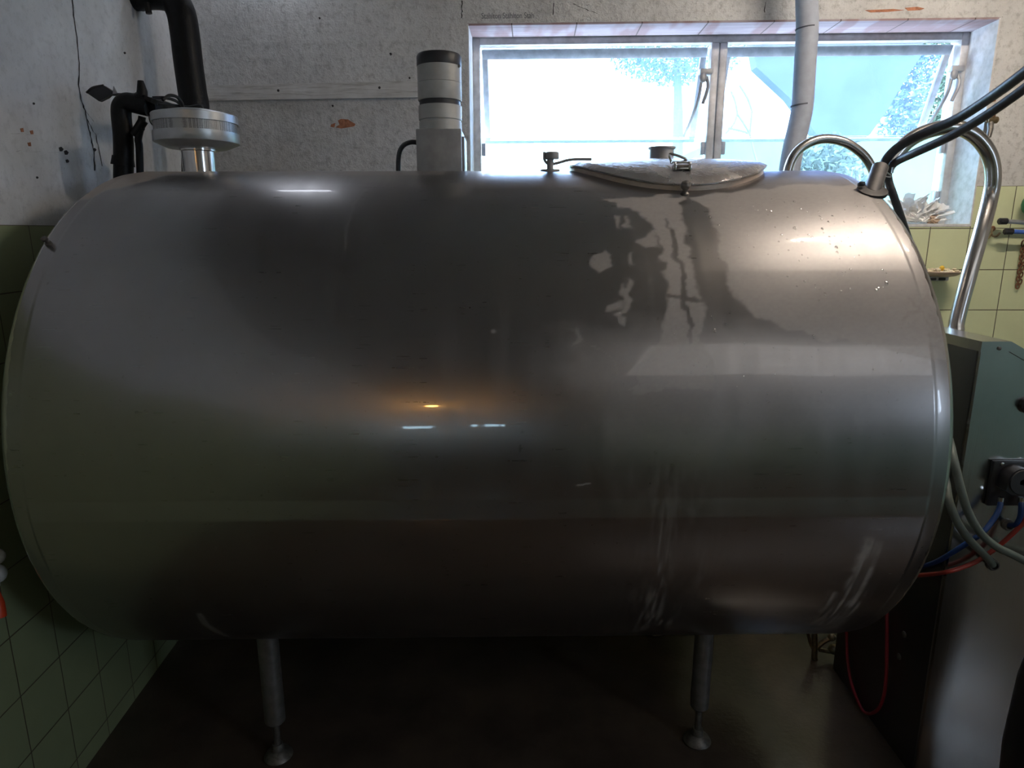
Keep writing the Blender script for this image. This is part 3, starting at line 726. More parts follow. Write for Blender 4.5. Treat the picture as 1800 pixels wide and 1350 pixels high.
# agitator motor: gearbox housing, ribbed round motor, dark cap
y0 = 1.85; bl = P(733, 300, y0); br_ = P(812, 300, y0); tp = P(773, 226, y0).z; zb = top_z(y0, -.18)-.02
mw = br_.x-bl.x; mcx = (bl.x+br_.x)/2; mcy = y0+mw/2
mt = MB().box((mcx, mcy, (tp+zb)/2), (mw, mw, tp-zb), bev=.0025).build('agitator_motor', 'alu_grey', tank)
MB().box((mcx+mw/2+.003, mcy+.01, (tp+zb)/2-.004), (.006, mw*.8, (tp-zb)*.8), bev=.001).build('side_plate', 'alu_grey', mt)
mr = .5*(P(812, 150, mcy).x-P(735, 150, mcy).x)
def mz(py): return P(773, py, mcy-mr).z
MB().lathe((mcx, mcy, tp-.002), [(mr*.97, 0), (mr*.97, mz(207)-tp-.001), (mr*.94, mz(207)-tp), (mr*.94, mz(206)-tp+.001), (mr*.99, mz(205)-tp+.001), (mr*.99, mz(179)-tp)], n=56).build('lower_housing', 'alu_light', mt)
MB().lathe((mcx, mcy, mz(180)), [(mr*.93, 0), (mr*.93, mz(170)-mz(180))], n=56).build('dark_groove', 'cap_dark', mt)
MB().lathe((mcx, mcy, mz(171)), [(mr*.98, 0), (mr, .002), (mr, mz(140)-mz(171)), (mr*.985, mz(140)-mz(171)+.0008), (mr, mz(140)-mz(171)+.0016), (mr, mz(108)-mz(171))], n=56).build('upper_housing', 'alu_light', mt)
MB().lathe((mcx, mcy, mz(109)), [(mr*1.0, 0), (mr*1.01, .002), (mr*1.01, mz(91)-mz(109)), (mr*.96, mz(87)-mz(109)), (mr*.6, mz(86)-mz(109))], n=56).build('motor_cap', 'cap_dark', mt)
MB().tube([P(737, 251, mcy), P(722, 250, mcy), P(708, 257, mcy), P(701, 274, mcy), P(700, 310, mcy)], .0065, 10).build('motor_cable', 'hose_dark', mt)
w = MB()
for px, py in ((806, 117), (740, 250)):
    pass
w.sphere(P(807, 116, mcy-mr*.42), .004, 8); w.build('screw', 'tarnish', mt)

# manhole lid, following the tank's curve
Yc = 1.88; a0 = P(1000, 291, Yc); a1 = P(1338, 289, Yc); RL = (a1.x-a0.x)/2; lcx = (a0.x+a1.x)/2
zc = (a0.z+a1.z)/2; zf = P(1180, 322, Yc-RL).z; cc = (zc-zf)/RL**2
def lid_z(x, y): 
    r2 = ((x-lcx)**2+(y-Yc)**2)/RL**2
    return zc-cc*(y-Yc)**2+.012*(1-min(r2, 1))
def lid_mesh(R, ztop, zbot, nr=14, n=96, lip=.006):
    v = []; f = []
    rs = [R*k/nr for k in range(1, nr+1)]
    v.append((lcx, Yc, lid_z(lcx, Yc)+ztop))
    for r in rs:
        for k in range(n):
            x = lcx+r*math.cos(2*math.pi*k/n); y = Yc+r*math.sin(2*math.pi*k/n); v.append((x, y, lid_z(x, y)+ztop-(lip if r == rs[-1] else 0)))
    for k in range(n): f.append([0, 1+k, 1+(k+1) % n])
    for a in range(nr-1):
        for k in range(n): f.append([1+a*n+k, 1+(a+1)*n+k, 1+(a+1)*n+(k+1) % n, 1+a*n+(k+1) % n])
    b0 = len(v)
    for k in range(n):
        x = lcx+R*.995*math.cos(2*math.pi*k/n); y = Yc+R*.995*math.sin(2*math.pi*k/n); v.append((x, y, lid_z(x, y)+zbot))
    for k in range(n): f.append([1+(nr-1)*n+k, b0+k, b0+(k+1) % n, 1+(nr-1)*n+(k+1) % n])
    f.append([b0+k for k in range(n)])
    return v, f
v, f = lid_mesh(RL, .004, -.006); lid = mesh_obj('manhole_lid', v, f, 'lid', tank)
v, f = lid_mesh(RL*.975, -.004, -.022); mesh_obj('lid_seal', v, f, 'gasket', lid)
# collar under the lid, down into the tank
v = []; f = []; n = 80
for k in range(n):
    x = lcx+RL*.92*math.cos(2*math.pi*k/n); y = Yc+RL*.92*math.sin(2*math.pi*k/n)
    v += [Vector((x, y, lid_z(x, y)-.012)), Vector((x, y, top_z(y, x)-.03))]
for k in range(n): f.append([2*k, 2*k+1, (2*k+3) % (2*n), (2*k+2) % (2*n)])
mesh_obj('manhole_collar', v, f, 'steel_dusty', tank)
# inlet cup on the lid
sx_ = P(1163, 270, 1.93).x; sr =   .5*(P(1184, 270, 1.93).x-P(1142, 270, 1.93).x); sz1 = P(1163, 259, 1.93).z; sz0 = lid_z(sx_, 1.93)-.004
MB().lathe((sx_, 1.93, sz0), [(sr*1.08, 0), (sr, .008), (sr, sz1-sz0-.005), (sr*1.13, sz1-sz0-.004), (sr*1.13, sz1-sz0), (sr*.9, sz1-sz0+.001)], n=36).build('inlet_cup', 'alu_grey', lid)
# clasp: bent wire loop over a small buckle
def lid_hit(px, py):
    best = None
    for k_ in range(200):
        y_ = Yc-RL+RL*k_/199; q_ = P(px, py, y_)
        e_ = abs(q_.z-lid_z(q_.x, y_))
        if best is None or e_ < best[0]: best = (e_, q_)
    return best[1]
p = lid_hit(1198, 302)
buckle = MB().box((p.x, p.y, p.z+.007), (.040, .016, .006), bev=.002).box((p.x-.004, p.y+.004, p.z+.022), (.040, .014, .004), bev=.001).box((p.x-.018, p.y, p.z+.013), (.007, .018, .020), bev=.001).box((p.x+.018, p.y, p.z+.013), (.007, .018, .020), bev=.001).cyl((p.x-.018, p.y-.004, p.z+.013), (p.x+.018, p.y-.004, p.z+.013), .003, 8).build('lid_buckle', 'chrome', lid)
yk = p.y+.02
MB().tube([P(1181, 288, yk), P(1177, 272, yk), P(1186, 272, yk), P(1200, 277, yk), P(1206, 281, yk), P(1198, 285, yk), P(1186, 287, yk), P(1190, 291, yk)], .003, 8).build('clasp_wire', 'chrome', lid)
# hinge bracket left of the lid
hx = P(967, 300, 1.86).x; hz = top_z(1.86, hx)
hb_ = MB().lathe((hx, 1.86, hz-.004), [(.026, 0), (.026, .007), (.009, .008), (.009, .035)], n=24).lathe((hx+.005, 1.86, P(972, 280, 1.86).z), [(.017, 0), (.018, .002), (.018, .016), (.016, .018)], n=24).build('hinge_post', 'alu_grey', tank)
w = MB().tube([P(957, 267, 1.86), P(957, 280, 1.86), P(964, 288, 1.86), P(978, 287, 1.86), P(996, 282, 1.86), P(1012, 280, 1.86), P(1040, 280, 1.86)], .0038, 8).build('hinge_arm', 'alu_grey', hb_)
# clamp knob in front of the lid
u, th = tank_hit(1203, 341); p = T(u, th)
MB().lathe(p-Vector((0, 0, .004)), [(.010, 0), (.010, .006), (.006, .010), (.006, .014), (.0105, .019), (.012, .025), (.009, .032), (.003, .035)], (0, -.35, 1), 16).build('clamp_knob', 'tarnish', tank)

# inlet stub at the right end with its clip
u, th = tank_hit(1533, 336); p = T(u, th, TR-.01); 
st_top = P(1548, 292, p.y+.03)
stub = MB().cyl(p, st_top, .0185, 24, .002).build('pipe_stub', 'steel_dusty', tank)
MB().box(p+Vector((-.026, -.002, .025)), (.014, .012, .010), bev=.002).build('clip', 'black_plastic', stub)
MB().lathe(T(u, th, TR-.004), [(.034, 0), (.034, .008), (.02, .010)], (T(u, th, TR+.1)-T(u, th)).normalized(), 24).build('stub_flange', 'dark_metal', stub)

# ================================================================== PIPES AND HOSES
# steel arcs
Ya, Yb = 2.25, 2.38
w = MB().tube([P(1381, 340, Ya), P(1386, 296, Ya), P(1400, 268, Ya), P(1425, 250, Ya), P(1453, 244, Ya), P(1485, 250, Ya), P(1513, 268, Ya), P(1530, 290, Ya), P(1541, 320, Ya), P(1543, 345, Ya)], .0145, 20)
tag(w.build('steel_pipe', 'steel_pipe'), 'small stainless pipe arc rising behind the tank in front of the window', 'pipe')
Yp = 1.95
w = MB().tube([P(1549, 345, 2.0), P(1552, 310, 2.0), P(1570, 278, 2.0), P(1600, 246, 2.0), P(1640, 228, 2.0), P(1680, 224, 2.0), P(1715, 240, 2.0), P(1739, 272, 2.0), P(1746, 310, 2.0), P(1740, 350, 2.0), P(1726, 405, 1.97), P(1703, 485, 1.94), P(1683, 560, 1.92), P(1681, 582, 1.91)], .0205, 24)
tag(w.build('steel_pipe', 'steel_pipe'), 'large stainless pipe arc bending down into the control cabinet', 'pipe')
# foam insulated pipe in front of the window
Yg = 2.55
fp = [(1417, -60), (1418, 0), (1419, 50), (1416, 100), (1413, 150), (1410, 190), (1403, 225), (1394, 262), (1386, 310), (1381, 350)]
w = MB().tube([P(a, b, Yg) for a, b in fp], .037, 28)
foam = tag(w.build('insulated_pipe', 'foam'), 'thick grey foam-insulated pipe hanging in front of the right pane', 'pipe')
for a, b in ((1418, 50), (1409, 185)):
    MB().tube([P(a, b-1.2, Yg), P(a, b+1.2, Yg)], .0375, 28, smooth=False).build('joint', 'foam_gap', foam)
# two dark hoses from upper right, tied at the stub
h1 = [(1880, 65, 1.3), (1800, 128, 1.4), (1740, 172, 1.5), (1680, 210, 1.6), (1620, 236, 1.68), (1580, 258, 1.71), (1558, 280, 1.72), (1550, 300, 1.725)]
w = MB().tube([P(a, b, c) for a, b, c in h1], .0108, 16)
tag(w.build('rubber_hose', 'hose_dark'), 'upper dark rubber hose running from top right into the stub on the tank', 'hose', 'dark hoses tied together above the tank')
h2 = [(1880, 92, 1.28), (1800, 156, 1.37), (1730, 205, 1.46), (1670, 240, 1.54), (1610, 268, 1.63), (1578, 283, 1.70), (1562, 298, 1.742), (1562, 318, 1.755), (1570, 342, 1.75), (1583, 380, 1.78), (1600, 430, 1.82)]
w = MB().tube([P(a, b, c) for a, b, c in h2], .0095, 16)
tag(w.build('rubber_hose', 'hose_dark'), 'lower dark rubber hose bending down behind the tank end', 'hose', 'dark hoses tied together above the tank')
w = MB()
cz = P(1549, 304, 1.72)
for dz_ in (0,):
    w.tube([cz+Vector((.021*math.cos(a)+.003, .018*math.sin(a), .006*math.cos(a)*-1.6)) for a in [k*math.pi/8 for k in range(17)]], .0016, 6)
w.box(cz+Vector((.024, -.006, .006)), (.004, .004, .014))
tag(w.build('cable_tie', 'white_plastic'), 'thin pale cable tie holding the dark hoses at the stub', 'cable tie')

# black pipework at the left
t = empty('black_vent_pipe', P(345, 195, 2.40), 'thick black pipe bending from the left wall down behind the round vent', 'pipe')
Yk = 2.42
w = MB().tube([P(230, -8, Yk), P(275, -10, Yk), P(303, -2, Yk), P(318, 22, Yk), P(325, 60, Yk), P(331, 110, Yk), P(338, 160, Yk), P(343, 200, Yk), P(345, 330, Yk)], .046, 24)
w.build('pipe_bend', 'black_pipe', t)
w = MB().tube([P(254, -12, Yk), P(256, -11, Yk)], .056, 24, smooth=False)
w.tube([P(258, 5, Yk-.04), P(262, 24, Yk-.04)], .01, 10, smooth=False); w.build('flange', 'black_pipe', t)
t = empty('black_drain_pipe', P(217, 288, 2.0), 'black elbow pipe with lever valve standing at the left end of the tank', 'pipe')
Yq = 2.0
w = MB().tube([P(217, 330, Yq), P(217, 250, Yq), P(213, 200, Yq), P(216, 185, Yq), P(226, 180, Yq), P(245, 184, Yq), P(262, 188, Yq)], .026, 22)
w.tube([P(216, 291, Yq), P(216, 275, Yq)], .0, 22, smooth=False, rad=[.031, .027]); w.build('elbow', 'black_pipe', t)
w = MB().tube([P(258, 187, Yq), P(275, 188, 2.05), P(300, 196, 2.15), P(320, 200, 2.2)], .024, 20)
w.sphere(P(247, 176, Yq), .022, 14); w.tube([P(248, 186, Yq), P(250, 160, Yq), P(247, 142, Yq)], 0, 12, smooth=False, rad=[.018, .014, .008])
w.tube([P(266, 172, Yq), P(264, 180, Yq)], .02, 14, smooth=False); w.build('valve_body', 'black_pipe', t)
w = MB().tube([P(250, 205, Yq), P(247, 225, Yq), P(243, 245, Yq), P(245, 262, Yq), P(247, 330, Yq)], .010, 12)
w.tube([P(252, 212, Yq), P(236, 238, Yq)], .013, 12, smooth=False); w.sphere(P(251, 226, Yq-.01), .006, 8); w.build('side_tube', 'black_pipe', t)
w = MB()
w.prism([P(152, 163, Yq), P(158, 156, Yq), P(182, 150, Yq), P(199, 161, Yq), P(188, 171, Yq), P(174, 178, Yq)], (0, .014, .0))
w.tube([P(152, 163, Yq), P(163, 154, Yq), P(182, 150, Yq)], .003, 8)
w.tube([P(190, 166, Yq+.005), P(236, 166, Yq), P(246, 167, Yq)], .004, 8, smooth=False)
lv = w.build('lever', 'black_plastic', t)
MB().prism([P(199, 151, Yq), P(206, 164, Yq), P(198, 165, Yq)], (0, .004, 0)).build('pointer', 'alu_grey', lv)
w = MB().tube([P(268, 172, Yq), P(290, 172, 2.02), P(310, 178, 2.05), P(325, 190, 2.1), P(335, 200, 2.14)], .0045, 8)
w.tube([P(286, 176, Yq), P(297, 168, 2.02), P(310, 170, 2.04), P(319, 180, 2.06), P(322, 190, 2.08)], .0045, 8)
w.tube([P(272, 178, Yq), P(300, 184, 2.05), P(330, 188, 2.1), P(352, 186, 2.1), P(358, 200, 2.14)], .004, 8)
w.tube([P(262, 205, Yq), P(264, 214, 2.0), P(270, 221, 2.0), P(276, 220, 2.02)], .002, 6)
w.build('valve_cable', 'black_plastic', t)

# ================================================================== CONTROL CABINET
XC, YF, YBk, HB = 1.085, 1.53, 2.0, 0
fl = PZ(1600, 1350, 0)
tl = P(1726, 600, YF); XC = tl.x
zT = tl.z; x2 = P(1776, 600, YF).x; zS = P(1800, 614, YF).z; xS = P(1800, 614, YF).x
sl = (zS-zT)/(xS-x2); x3 = x2+.42; z3 = zT+sl*.42; yB = YBk
cab = empty('control_cabinet', (XC+.2, YF+.3, 0), 'stainless steel control cabinet standing at the right end of the tank', 'cabinet')
prof_ = [(XC, 0.0), (x3, 0.0), (x3, z3), (x2, zT), (XC, zT)]
zb_l = P(1726, 619, YF).z
# front sheet, with rounded left fold
w = MB().prism([(XC+.002, YF, .0), (x3, YF, .0), (x3, YF, z3-.022), (x2, YF, zT-.022), (XC+.002, YF, zT-.022)], (0, .012, 0))
w.build('front_panel', 'steel', cab, smooth=False)
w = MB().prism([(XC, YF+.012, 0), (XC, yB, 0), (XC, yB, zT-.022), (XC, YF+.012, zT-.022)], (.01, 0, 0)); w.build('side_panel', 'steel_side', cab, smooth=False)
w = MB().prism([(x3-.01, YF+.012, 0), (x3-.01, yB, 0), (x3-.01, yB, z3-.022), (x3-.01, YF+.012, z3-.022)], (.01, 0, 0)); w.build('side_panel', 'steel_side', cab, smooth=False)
w = MB().prism([(XC-.002, YF-.004, zT-.024), (XC-.002, YF-.004, zT), (x2, YF-.004, zT), (x3+.002, YF-.004, z3), (x3+.002, YF-.004, z3-.024), (x2, YF-.004, zT-.024)], (0, yB-YF+.004, 0))
top = w.build('top_cover', 'steel', cab, smooth=False)
p = P(1754, 612, YF); MB().lathe((p.x, YF-.004, p.z), [(.0045, 0), (.0045, .002), (.002, .003)], (0, -1, 0), 12).build('screw', 'tarnish', top)
for px, py in ((1590, 1115), (1581, 1154)):
    d = ray(px, py); t_ = (XC-.001)/d.x; p = CAM+d*t_; MB().lathe(p, [(.009, 0), (.009, .003), (.005, .005)], (-1, 0, 0), 12).build('side_screw', 'tarnish', cab)
# dosing pump
pl_ = P(1742, 808, YF); pr_ = P(1832, 886, YF); pcx, pcz = (pl_.x+pr_.x)/2, (pl_.z+pr_.z)/2; pw, ph = pr_.x-pl_.x, pl_.z-pr_.z
pump = MB().box((pcx, YF-.006, pcz), (pw, .012, ph), bev=.003).build('pump_plate', 'black_plastic', cab)
cxp, czp = P(1788, 843, YF-.03).x, P(1788, 843, YF-.03).z; pr2 = .033
poly = [(cxp+pr2*math.cos(a), YF-.012, czp+pr2*math.sin(a)) for a in [math.radians(k) for k in range(-10, 200, 10)]]+[(cxp-pr2-.002, YF-.012, czp-.022), (cxp-pr2+.012, YF-.012, czp-.032), (cxp+pr2-.004, YF-.012, czp-.032), (cxp+pr2+.002, YF-.012, czp-.022)]
w = MB().prism(poly, (0, -.034, 0)); w.build('pump_cover', 'black_plastic', pump, angle=30)
w = MB().lathe((cxp, YF-.046, czp), [(.030, 0), (.0295, .004), (.008, .0045), (.0065, -.002)], (0, -1, 0), 36); w.build('pump_dial', 'cap_dark', pump)
for a in (P(1755, 813, YF), P(1800, 811, YF), P(1750, 880, YF)): MB().lathe((a.x, YF-.012, a.z), [(.005, 0), (.005, .003), (.002, .004)], (0, -1, 0), 10).build('plate_screw', 'chrome', pump)
nzl = [P(1759, 878, YF-.03), P(1795, 878, YF-.03)]
for a in nzl: MB().cyl(a+Vector((0, 0, .006)), a-Vector((0, 0, .010)), .0065, 14).build('hose_nipple', 'chrome', pump)
# round black knob higher up at the edge of the frame
p = P(1806, 712, YF); MB().lathe((p.x, YF, p.z), [(.02, 0), (.02, .008), (.014, .01), (.014, .022), (.01, .024)], (0, -1, 0), 24).build('switch_knob', 'black_plastic', cab)
# cable grommets
for px, py, r in ((1771, 922, .014), (1744, 992, .0145)):
    p = P(px, py, YF); MB().lathe((p.x, YF, p.z), [(r, 0), (r, .006), (r*.8, .010), (r*.62, .010), (r*.6, .0)], (0, -1, 0), 24).build('cable_grommet', 'tarnish', cab)
# pump and electrical hoses
w = MB().tube([nzl[0]-Vector((0, 0, .004)), P(1757, 893, YF-.035), P(1745, 915, YF-.04), P(1725, 938, YF-.045), P(1695, 958, YF-.03), P(1668, 975, YF-.01), P(1645, 988, YF+.03), P(1610, 1000, YF+.10)], .0062, 12)
tag(w.build('blue_hose', 'hose_blue'), 'long blue hose from the left pump nipple sweeping behind the tank end', 'hose')
w = MB().tube([nzl[1]-Vector((0, 0, .004)), P(1795, 893, YF-.035), P(1793, 910, YF-.035), P(1786, 922, YF-.03), P(1776, 923, YF-.012), P(1771, 922, YF-.002)], .0062, 12)
tag(w.build('blue_hose', 'hose_blue'), 'short blue hose from the right pump nipple into a cabinet grommet', 'hose')
w = MB().tube([P(1850, 860, YF-.04), P(1818, 895, YF-.045), P(1790, 928, YF-.035), P(1755, 960, YF-.018), P(1720, 985, YF-.014), P(1690, 998, YF-.012), P(1665, 1005, YF-.01), P(1640, 1009, YF+.03), P(1600, 1012, YF+.1)], .0056, 12)
tag(w.build('red_hose', 'hose_red'), 'red hose running below the blue one across the cabinet front', 'hose')
w = MB().tube([P(1655, 740, YF+.06), P(1668, 772, YF+.0), P(1677, 810, YF-.05), P(1689, 860, YF-.07), P(1702, 900, YF-.075), P(1722, 935, YF-.075), P(1750, 960, YF-.07), P(1780, 975, YF-.06), P(1815, 992, YF-.05), P(1860, 1005, YF-.05)], .0092, 14)
tag(w.build('grey_hose', 'hose_grey'), 'grey hose curving right across the cabinet, the outer of two', 'hose')
w = MB().tube([P(1645, 810, YF+.05), P(1661, 840, YF+.0), P(1668, 880, YF-.05), P(1684, 920, YF-.06), P(1705, 950, YF-.06), P(1728, 973, YF-.045), P(1740, 986, YF-.02), P(1744, 992, YF-.002)], .0092, 14)
tag(w.build('grey_hose', 'hose_grey'), 'grey hose ending in a fitting on the cabinet front below the others', 'hose')

# drain fittings under the right end
Yv = 2.05
t = empty('drain_valve', P(1450, 1165, Yv), 'dark brass valve with crossed pipes under the right end of the tank', 'valve')
w = MB().tube([P(1432, 1095, Yv), P(1432, 1140, Yv), P(1432, 1158, Yv), P(1440, 1166, Yv), P(1462, 1168, Yv)], .010, 12)
w.tube([P(1418, 1105, Yv), P(1425, 1132, Yv), P(1432, 1142, Yv)], .006, 10); w.tube([P(1434, 1140, Yv), P(1448, 1128, Yv), P(1464, 1120, Yv)], .008, 10)
w.tube([P(1440, 1142, Yv), P(1456, 1145, Yv), P(1475, 1146, Yv)], .007, 10); w.build('pipework', 'brass', t)
for a_, b_, r0_ in ((1465, 1141, .018), (1468, 1166, .016), (1462, 1120, .014)): MB().sphere(P(a_, b_, Yv), r0_, 12).build('valve_knob', 'brass', t)
w = MB().cyl(P(1560, 1038, 1.86), P(1640, 1034, 1.86), .014, 16, .002)
tag(w.build('outlet_pipe', 'tarnish'), 'short dull outlet pipe between tank end and cabinet side', 'pipe')
def PX(px, py, X): d = ray(px, py); return CAM+d*(X/d.x)
w = MB().tube([PX(*q, XC-.012) for q in ((1559, 1075), (1559, 1120), (1558, 1180), (1553, 1225), (1540, 1250), (1520, 1252), (1505, 1225), (1494, 1190), (1489, 1150), (1488, 1100))], .0048, 10)
tag(w.build('red_tube', 'red_dark'), 'thin dark red tube hanging in a loop under the tank end', 'tube')
# black drum at the lower right corner
q = PZ(1846, 1420, 0)
dr = empty('black_drum', (0, 0, 0), 'black rounded plastic drum cut by the lower right corner', 'drum')
dc = P(1900, 1330, 1.22); dc.z = 0
pr = [(.10, 0), (.115, .01), (.128, .12), (.135, .2), (.13, .3), (.118, .36), (.11, .38), (.06, .385)]
hz0 = P(1800, 1130, 1.22).z
sc2 = hz0/.385; rad_ = P(1900, 1210, 1.22).x-P(1787, 1210, 1.22).x; rs_ = rad_/.135
MB().lathe(dc, [(r*rs_, h*sc2) for r, h in pr], n=48).build('drum_body', 'black_plastic', dr)
MB().lathe(dc+Vector((0, 0, hz0-.004)), [(.06*rs_, 0), (.06*rs_, .016), (.05*rs_, .02)], n=32).build('drum_lid', 'black_rubber', dr)

# ================================================================== THINGS ON THE RIGHT WALL AND SILL
def OFF(px, py, off): q = PB(px, py, off); return BW(q.x, off, q.z)
# crumpled towels
def crumple(c, s, seed, n=26):
    r = random.Random(seed); v = []; f = []; m_ = 9
    for k in range(n):
        a = r.uniform(0, math.pi); tilt = r.uniform(-.5, .9); L = s*r.uniform(.6, 1.1); H = s*r.uniform(.5, .95)
        b0 = len(v)
        for i in range(m_):
            for j in range(m_):
                x = (i/(m_-1)-.5)*L; z = (j/(m_-1))*H
                y = .22*s*math.sin(i*1.1+k)*(.3+z/H)+.12*s*math.sin(j*1.3+k*2)
                X = x*math.cos(a)-y*math.sin(a); Yy = x*math.sin(a)+y*math.cos(a)+z*tilt*.3; Z = z*(1-abs(x)/L*.9)+r.uniform(-.06, .06)*s
                v.append((c[0]+X, c[1]+Yy*.55, max(c[2], c[2]+Z)))
        for i in range(m_-1):
            for j in range(m_-1): f.append([b0+i*m_+j, b0+(i+1)*m_+j, b0+(i+1)*m_+j+1, b0+i*m_+j+1])
    return v, f
sc0 = OFF(1616, 392, .07)
v = []; f = []; rt = random.Random(3)
for sh_, (dx_, dy_, a0_, a1_, R0_, ph) in enumerate(((-.02, .045, 62, 178, .125, 0), (-.005, .02, 30, 150, .115, 1.7), (.0, .0, 8, 100, .10, 3.1), (-.03, -.02, 80, 176, .085, 4.4), (-.01, -.035, 15, 165, .05, 2.2))):
    nr_, na_ = 9, 44; b0 = len(v)
    for i in range(nr_+1):
        for j in range(na_+1):
            a_ = math.radians(a0_+(a1_-a0_)*j/na_); rr_ = R0_*(i/nr_)*(1+.16*math.sin(j*.55+ph)+.06*math.sin(j*1.7+ph))
            pl2 = abs(((j*.23+ph) % 2)-1)-.5
            v.append(Vector((sc0.x+dx_+rr_*math.cos(a_)+.006*math.sin(i*1.3+ph), sc0.y+dy_-.02+pl2*rr_*.42-rr_*.18*math.cos(i*.6), sc0.z+.001+rr_*math.sin(a_)*.82)))
    for i in range(nr_):
        for j in range(na_): f.append([b0+i*(na_+1)+j, b0+(i+1)*(na_+1)+j, b0+(i+1)*(na_+1)+j+1, b0+i*(na_+1)+j+1])
tag(mesh_obj('paper_towel', v, f, 'paper', None, angle=25), 'crumpled white paper towels on the window sill', 'paper towel')
sc1 = OFF(1636, 394, .03)
v, f = crumple((sc1.x, sc1.y-.01, sc1.z+.002), .052, 9, 8)
tag(mesh_obj('paper_towel', v, f, 'paper_tan', None, angle=60), 'small brownish crumpled towel lying against the white ones', 'paper towel')
# soap dish
c = OFF(1655, 478, -.075); rd = .5*(OFF(1692, 478, -.075).x-OFF(1622, 478, -.075).x)
dish = empty('soap_dish', c, 'round beige dish on the green tiles between tank and steel pipe', 'dish')
MB().lathe(c-Vector((0, 0, .018)), [(rd*.45, 0), (rd*.7, .004), (rd*.95, .014), (rd, .020), (rd*.97, .021), (rd*.6, .014), (.003, .012)], n=44, sy=.8).build('dish_bowl', 'soap', dish)
w = MB().box(c+Vector((-.012, .03, -.026)), (.085, .07, .016), bev=.004); w.box(c+Vector((-.012, .07, -.026)), (.02, .03, .012)); w.build('dish_holder', 'white_plastic', dish)
w = MB()
for k in (-1, 1): w.box(c+Vector((-.016+k*.018, -.006, -.027)), (.026, .006, .010), bev=.002)
w.tube([c+Vector((-.05, -.0, -.03)), c+Vector((-.048, .0, -.05)), c+Vector((-.05, .02, -.07))], .004, 8); w.build('holder_clip', 'black_plastic', dish)
w = MB(); r_ = random.Random(5)
for k in range(26):
    a = r_.uniform(0, 6.28); rr_ = rd*.72*math.sqrt(r_.random()); w.sphere(c+Vector((rr_*math.cos(a), rr_*.75*math.sin(a), r_.uniform(0, .012))), r_.uniform(.006, .011), 7, (1.3, 1, .7))
tag(w.build('soap_scraps', 'sponge'), 'pale crumbled soap scraps heaped in the beige dish', 'soap', kind='stuff')
w = MB().sphere(c+Vector((-.008, -.012, .014)), .011, 8, (.9, .8, 1)); tag(w.build('yellow_sponge', 'yellow'), 'tiny yellow sponge piece on top of the soap scraps', 'sponge')
# double hook
hk = empty('wall_hook', OFF(1744, 403, -.005), 'small rusty double hook screwed to the green tiles', 'hook')
MB().lathe(OFF(1744, 402, 0), [(.011, 0), (.011, .004), (.007, .008)], (0, -1, 0), 14).build('hook_plate', 'rust', hk)
w = MB().tube([OFF(1744, 402, -.008), OFF(1743, 410, -.02), OFF(1746, 415, -.03), OFF(1752, 415, -.04), OFF(1758, 409, -.045)], .0038, 8)
w.tube([OFF(1743, 410, -.018), OFF(1740, 416, -.03), OFF(1736, 419, -.04)], .0034, 8); w.build('hook_arm', 'brass', hk)
# brush handles hanging from the right
for (x0, y0, x1, y1, mt_, lab, offy) in ((1757, 389, 1900, 396, 'alu', 'steel handle with black cap on the right wall, the upper of two', -.05), (1767, 407, 1900, 411, 'blue_plastic', 'blue handle with black cap on the right wall, the lower of two', -.06)):
    t = empty('brush_handle', OFF(x0+30, y0, offy), lab, 'handle')
    MB().cyl(OFF(x0+8, y0, offy), OFF(x1, y1, offy), .0085, 14).build('rod', mt_, t)
    MB().cyl(OFF(x0-2, y0, offy), OFF(x0+14, y0, offy), .0125, 16, .004).build('end_cap', 'black_plastic', t)
    MB().cyl(OFF(x0+70, y0+1, offy-.006), OFF(x0+70, y0+1, .0), .006, 8).build('bracket', 'rust', t)
# green brush at the edge
MB_ = MB().sphere(OFF(1808, 360, -.04), .036, 16, (.7, .6, 1)); t = tag(MB_.build('scrub_brush', 'green_plastic'), 'dark green brush head at the right edge above the handles', 'brush')
# hanging brown chain
ch = MB()
for k in range(13):
    a = OFF(1799-k*.85+(3 if k % 2 else 0), 428+k*6.2, -.012)
    ch.tube([a+Vector((.007*math.cos(q), -.003*(k % 2)*math.sin(q), .012*math.sin(q))) for q in [j*math.pi/5 for j in range(11)]], .0028, 6)
tag(ch.build('chain', 'rust'), 'brown rusty chain hanging down the green tiles at the right edge', 'chain')
# tap on the wall corner
t = empty('water_tap', OFF(1742, 212, -.02), 'old brass wall tap at the right window corner', 'tap')
w = MB().tube([OFF(1737, 208, .0), OFF(1740, 210, -.03), OFF(1741, 212, -.05)], .013, 14, smooth=False)
w.cyl(OFF(1736, 211, -.045), OFF(1754, 211, -.045), .0125, 16, .004); w.build('tap_body', 'brass', t)
w = MB().tube([OFF(1741, 214, -.045), OFF(1741, 226, -.05), OFF(1738, 241, -.055)], 0, 12, smooth=False, rad=[.011, .010, .008]); w.build('tap_spout', 'tarnish', t)
w = MB().box(OFF(1744, 203, -.045), (.022, .012, .012), bev=.003); w.build('tap_handle', 'rust', t)
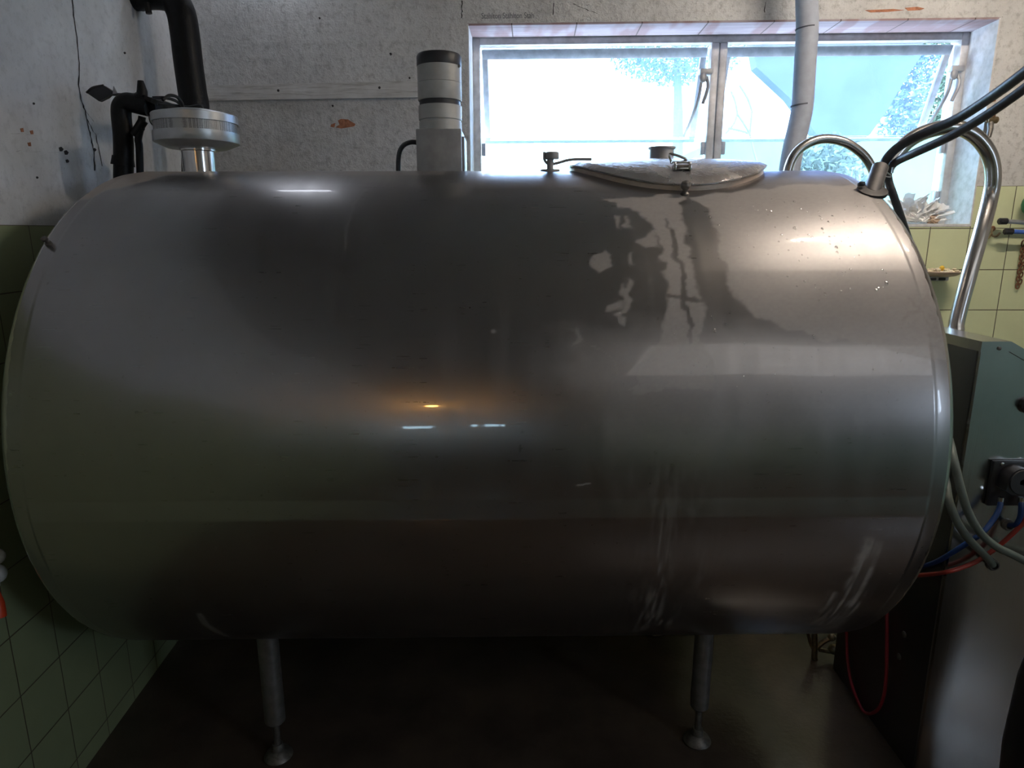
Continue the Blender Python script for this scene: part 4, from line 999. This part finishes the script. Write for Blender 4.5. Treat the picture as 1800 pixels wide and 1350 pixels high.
# cable conduit remnant along the wall corner: plaster ridge
# left edge: white fitting and orange red grip on the left wall
def OL(px, py, off): q = PL(px, py, off); return Lm @ Vector((off, q.y, q.z))
t = empty('wall_fitting', OL(-6, 985, .02), 'white fitting hanging on the left wall at the frame edge', 'fitting')
MB().sphere(OL(-5, 978, .035), .016, 14, (1, 1, 1.1)).sphere(OL(-3, 1008, .035), .017, 14, (1, 1, 1.2)).build('fitting_body', 'white_plastic', t)
MB().tube([OL(-5, 970, .02), OL(-5, 1030, .02)], .006, 8, smooth=False).build('fitting_stem', 'white_plastic', t)
t = MB().tube([OL(-6, 1040, .03), OL(-4, 1060, .035), OL(-2, 1084, .035)], 0, 14, smooth=False, rad=[.006, .013, .015])
tag(t.build('hand_grip', 'orange'), 'orange-red grip hanging on the left wall below the white fitting', 'grip')

# ================================================================== WATER DROPS on the upper right of the tank
r_ = random.Random(11); v = []; f = []
def drop(px, py, r):
    u, th = tank_hit(px, py); p = T(u, th, TR-.0002); n_ = (T(u, th, TR+.1)-T(u, th)).normalized(); e1 = AX; e2 = n_.cross(e1)
    b0 = len(v); N = 10; st = r_.uniform(1, 1.5)
    for k in range(4):
        a = k/3*math.pi/2
        for j in range(N):
            q = 2*math.pi*j/N; v.append(p+(e1*math.cos(q)+e2*math.sin(q)*st)*(r*math.cos(a)+.00001)+n_*(r*.55*math.sin(a)))
    for k in range(3):
        for j in range(N): f.append([b0+k*N+j, b0+k*N+(j+1) % N, b0+(k+1)*N+(j+1) % N, b0+(k+1)*N+j])
for _ in range(150):
    px = r_.gauss(1440, 95); py = r_.uniform(345, 520) if r_.random() < .75 else r_.uniform(330, 400)
    if 1240 < px < 1600 and py > 345+(px-1300)*.05: drop(px, py, r_.choice([.0012, .0015, .002, .003]))
for _ in range(50): drop(r_.uniform(1180, 1600), r_.uniform(520, 700), r_.choice([.001, .0015, .002]))
for a in ((1256, 581, .004), (1275, 570, .003), (1252, 560, .003), (1430, 592, .0035), (1470, 435, .0035), (1397, 401, .004), (1445, 402, .003), (1558, 498, .0045), (1540, 510, .004), (1551, 475, .0035), (1410, 424, .0035), (1450, 517, .0035), (1296, 386, .003)): drop(*a)
tag(mesh_obj('water_drops', v, f, 'water', None, angle=80), 'small water drops scattered on the upper right of the tank', 'water drops', kind='stuff')
